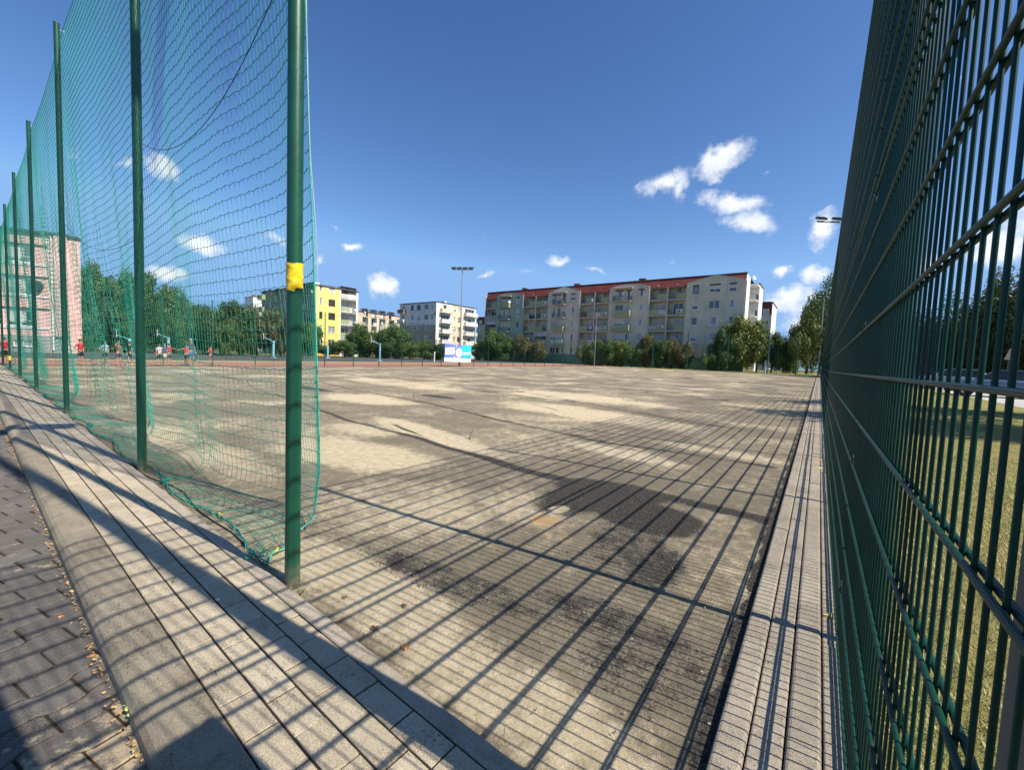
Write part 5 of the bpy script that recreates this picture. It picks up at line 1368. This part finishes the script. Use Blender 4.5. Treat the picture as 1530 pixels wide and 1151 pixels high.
person(315,-33.0,1.36,R(300),'person in red shirt with folded arms, right of the adult','red_cloth','brown_cloth',fold,fold)
person(6,-33.0,1.36,R(120),'person in dark red shirt between the farthest net posts','red_cloth','black_cloth',down,down)

# ------------------------------------------------------------ sky, clouds, sun
SUNV=Vector((.925,.085,1.)).normalized()
EL=math.asin(SUNV.z); AZ=math.atan2(SUNV.x,SUNV.y)   # sky texture: rotation clockwise from +Y
w=bpy.data.worlds.new('World'); sc.world=w; w.use_nodes=True; nt=w.node_tree; t=NT(nt)
bg=nt.nodes['Background']
sky=t.n('ShaderNodeTexSky'); sky.sky_type='NISHITA'; sky.sun_disc=False; sky.sun_elevation=EL; sky.sun_rotation=AZ; sky.air_density=1.0; sky.dust_density=.35; sky.ozone_density=2.2; sky.altitude=120
tc=t.n('ShaderNodeTexCoord').outputs['Generated']
nz=t.n('ShaderNodeTexNoise'); nz.inputs['Scale'].default_value=9; nz.inputs['Detail'].default_value=7; nz.inputs['Roughness'].default_value=.62; t.l(tc,nz.inputs[0])
wv=t.n('ShaderNodeVectorMath',operation='MULTIPLY_ADD'); t.l(nz.outputs['Color'],wv.inputs[0]); wv.inputs[1].default_value=(.075,.075,.075); 
off=t.n('ShaderNodeVectorMath',operation='SUBTRACT'); t.l(tc,off.inputs[0]); off.inputs[1].default_value=(.0375,.0375,.0375); t.l(off.outputs[0],wv.inputs[2]); D=wv.outputs[0]
fine=t.noise(26,9,.66,tc)
clouds=[(1075,243,50,19,-16,1.),(990,274,42,15,-22,.85),(1012,282,14,20,0,.7),(1090,300,52,15,12,.9),(1115,330,42,15,10,.9),(1228,340,24,24,0,.95),(1172,405,17,11,25,.9),(1214,410,22,16,0,.9),(1185,452,42,20,-10,.95),(1205,485,60,16,0,.9),
 (572,431,22,12,14,.95),(530,370,18,6,8,.8),(244,252,34,15,14,.9),(178,240,24,7,0,.5),(305,367,34,14,14,.95),(254,409,30,10,0,.9),(840,388,20,6,0,.65),(725,409,13,5,0,.75),(895,406,20,3.5,0,.4),(722,352,14,7,0,.25),(1148,262,10,4,0,.4),(115,236,14,10,0,.4),
 (1490,372,60,30,0,1.),(1560,330,70,25,0,1.),(1400,400,45,14,0,.6),(478,386,8,7,0,.6),(400,357,32,6,10,.4),(500,346,8,4,0,.4),(770,405,30,4,0,.25),(998,392,8,4,0,.35),(1440,120,30,8,0,.3),(1700,300,120,50,0,.9),(60,430,60,10,0,.4)]
acc=None
for px,py,a,b,rot,k in clouds:
    d0=ray(px,py).normalized(); c,s=math.cos(R(rot)),math.sin(R(rot))
    ex=(ray(px+c,py+s)-ray(px-c,py-s)).normalized(); ex=(ex-d0*ex.dot(d0)).normalized(); ey=d0.cross(ex)
    aa=(ray(px+a*c,py+a*s).normalized()-d0).length; bb=(ray(px-b*s,py+b*c).normalized()-d0).length
    vs=[]
    for v,q in ((ex,aa*1.3),(ey,bb*1.45)):
        n=t.n('ShaderNodeVectorMath',operation='DOT_PRODUCT'); t.l(D,n.inputs[0]); n.inputs[1].default_value=v/q; vs.append(n.outputs['Value'])
    n=t.n('ShaderNodeVectorMath',operation='DOT_PRODUCT'); t.l(tc,n.inputs[0]); n.inputs[1].default_value=d0*3
    z3=t.math('SUBTRACT',n.outputs['Value'],3.)
    cb=t.n('ShaderNodeCombineXYZ'); t.l(vs[0],cb.inputs[0]); t.l(vs[1],cb.inputs[1]); t.l(z3,cb.inputs[2])
    ln=t.n('ShaderNodeVectorMath',operation='LENGTH'); t.l(cb.outputs[0],ln.inputs[0])
    m_=t.math('MULTIPLY',t.math('SUBTRACT',1.0,ln.outputs['Value'],clamp=True),k)
    acc=m_ if acc is None else t.math('MAXIMUM',acc,m_)
dens=t.math('ADD',t.math('MULTIPLY',acc,1.25),t.math('MULTIPLY_ADD',fine,1.8,-.98)); dens=t.math('MULTIPLY',dens,t.ramp(acc,0.,.12))
mask=t.ramp(dens,.0,.9)
shade=t.ramp(t.noise(22,5,.6,tc),.35,.7)
cloudc=t.mix(shade,(7.6,8.0,8.8),(9.6,9.6,9.6))
skyc=t.mix(1.,sky.outputs[0],(.98,1.13,1.38),'MULTIPLY')
sp_=t.n('ShaderNodeSeparateColor'); t.l(skyc,sp_.inputs[0]); cc_=t.n('ShaderNodeCombineColor')
for i_,(A_,p_,mx_) in enumerate(((.691,1.44,2.3),(.70,1.28,4.2),(.7235,1.17,7.4))): t.l(t.math('MINIMUM',t.math('MULTIPLY',t.math('POWER',sp_.outputs[i_],p_),A_),mx_),cc_.inputs[i_])
skyc=cc_.outputs[0]
t.l(t.mix(t.math('MULTIPLY',mask,.93),skyc,cloudc),bg.inputs[0]); bg.inputs[1].default_value=.085
sd=bpy.data.lights.new('sun','SUN'); sd.energy=5.0; sd.angle=R(.42); sd.color=(1,.92,.79)
so=bpy.data.objects.new('sun',sd); COL.objects.link(so); so.rotation_euler=SUNV.to_track_quat('Z','Y').to_euler()
sc.view_settings.view_transform='Standard'; sc.view_settings.look='None'; sc.view_settings.gamma=1; sc.view_settings.exposure=0.52
sc.cycles.max_bounces=6; sc.cycles.diffuse_bounces=3; sc.cycles.glossy_bounces=2; sc.cycles.transparent_max_bounces=4
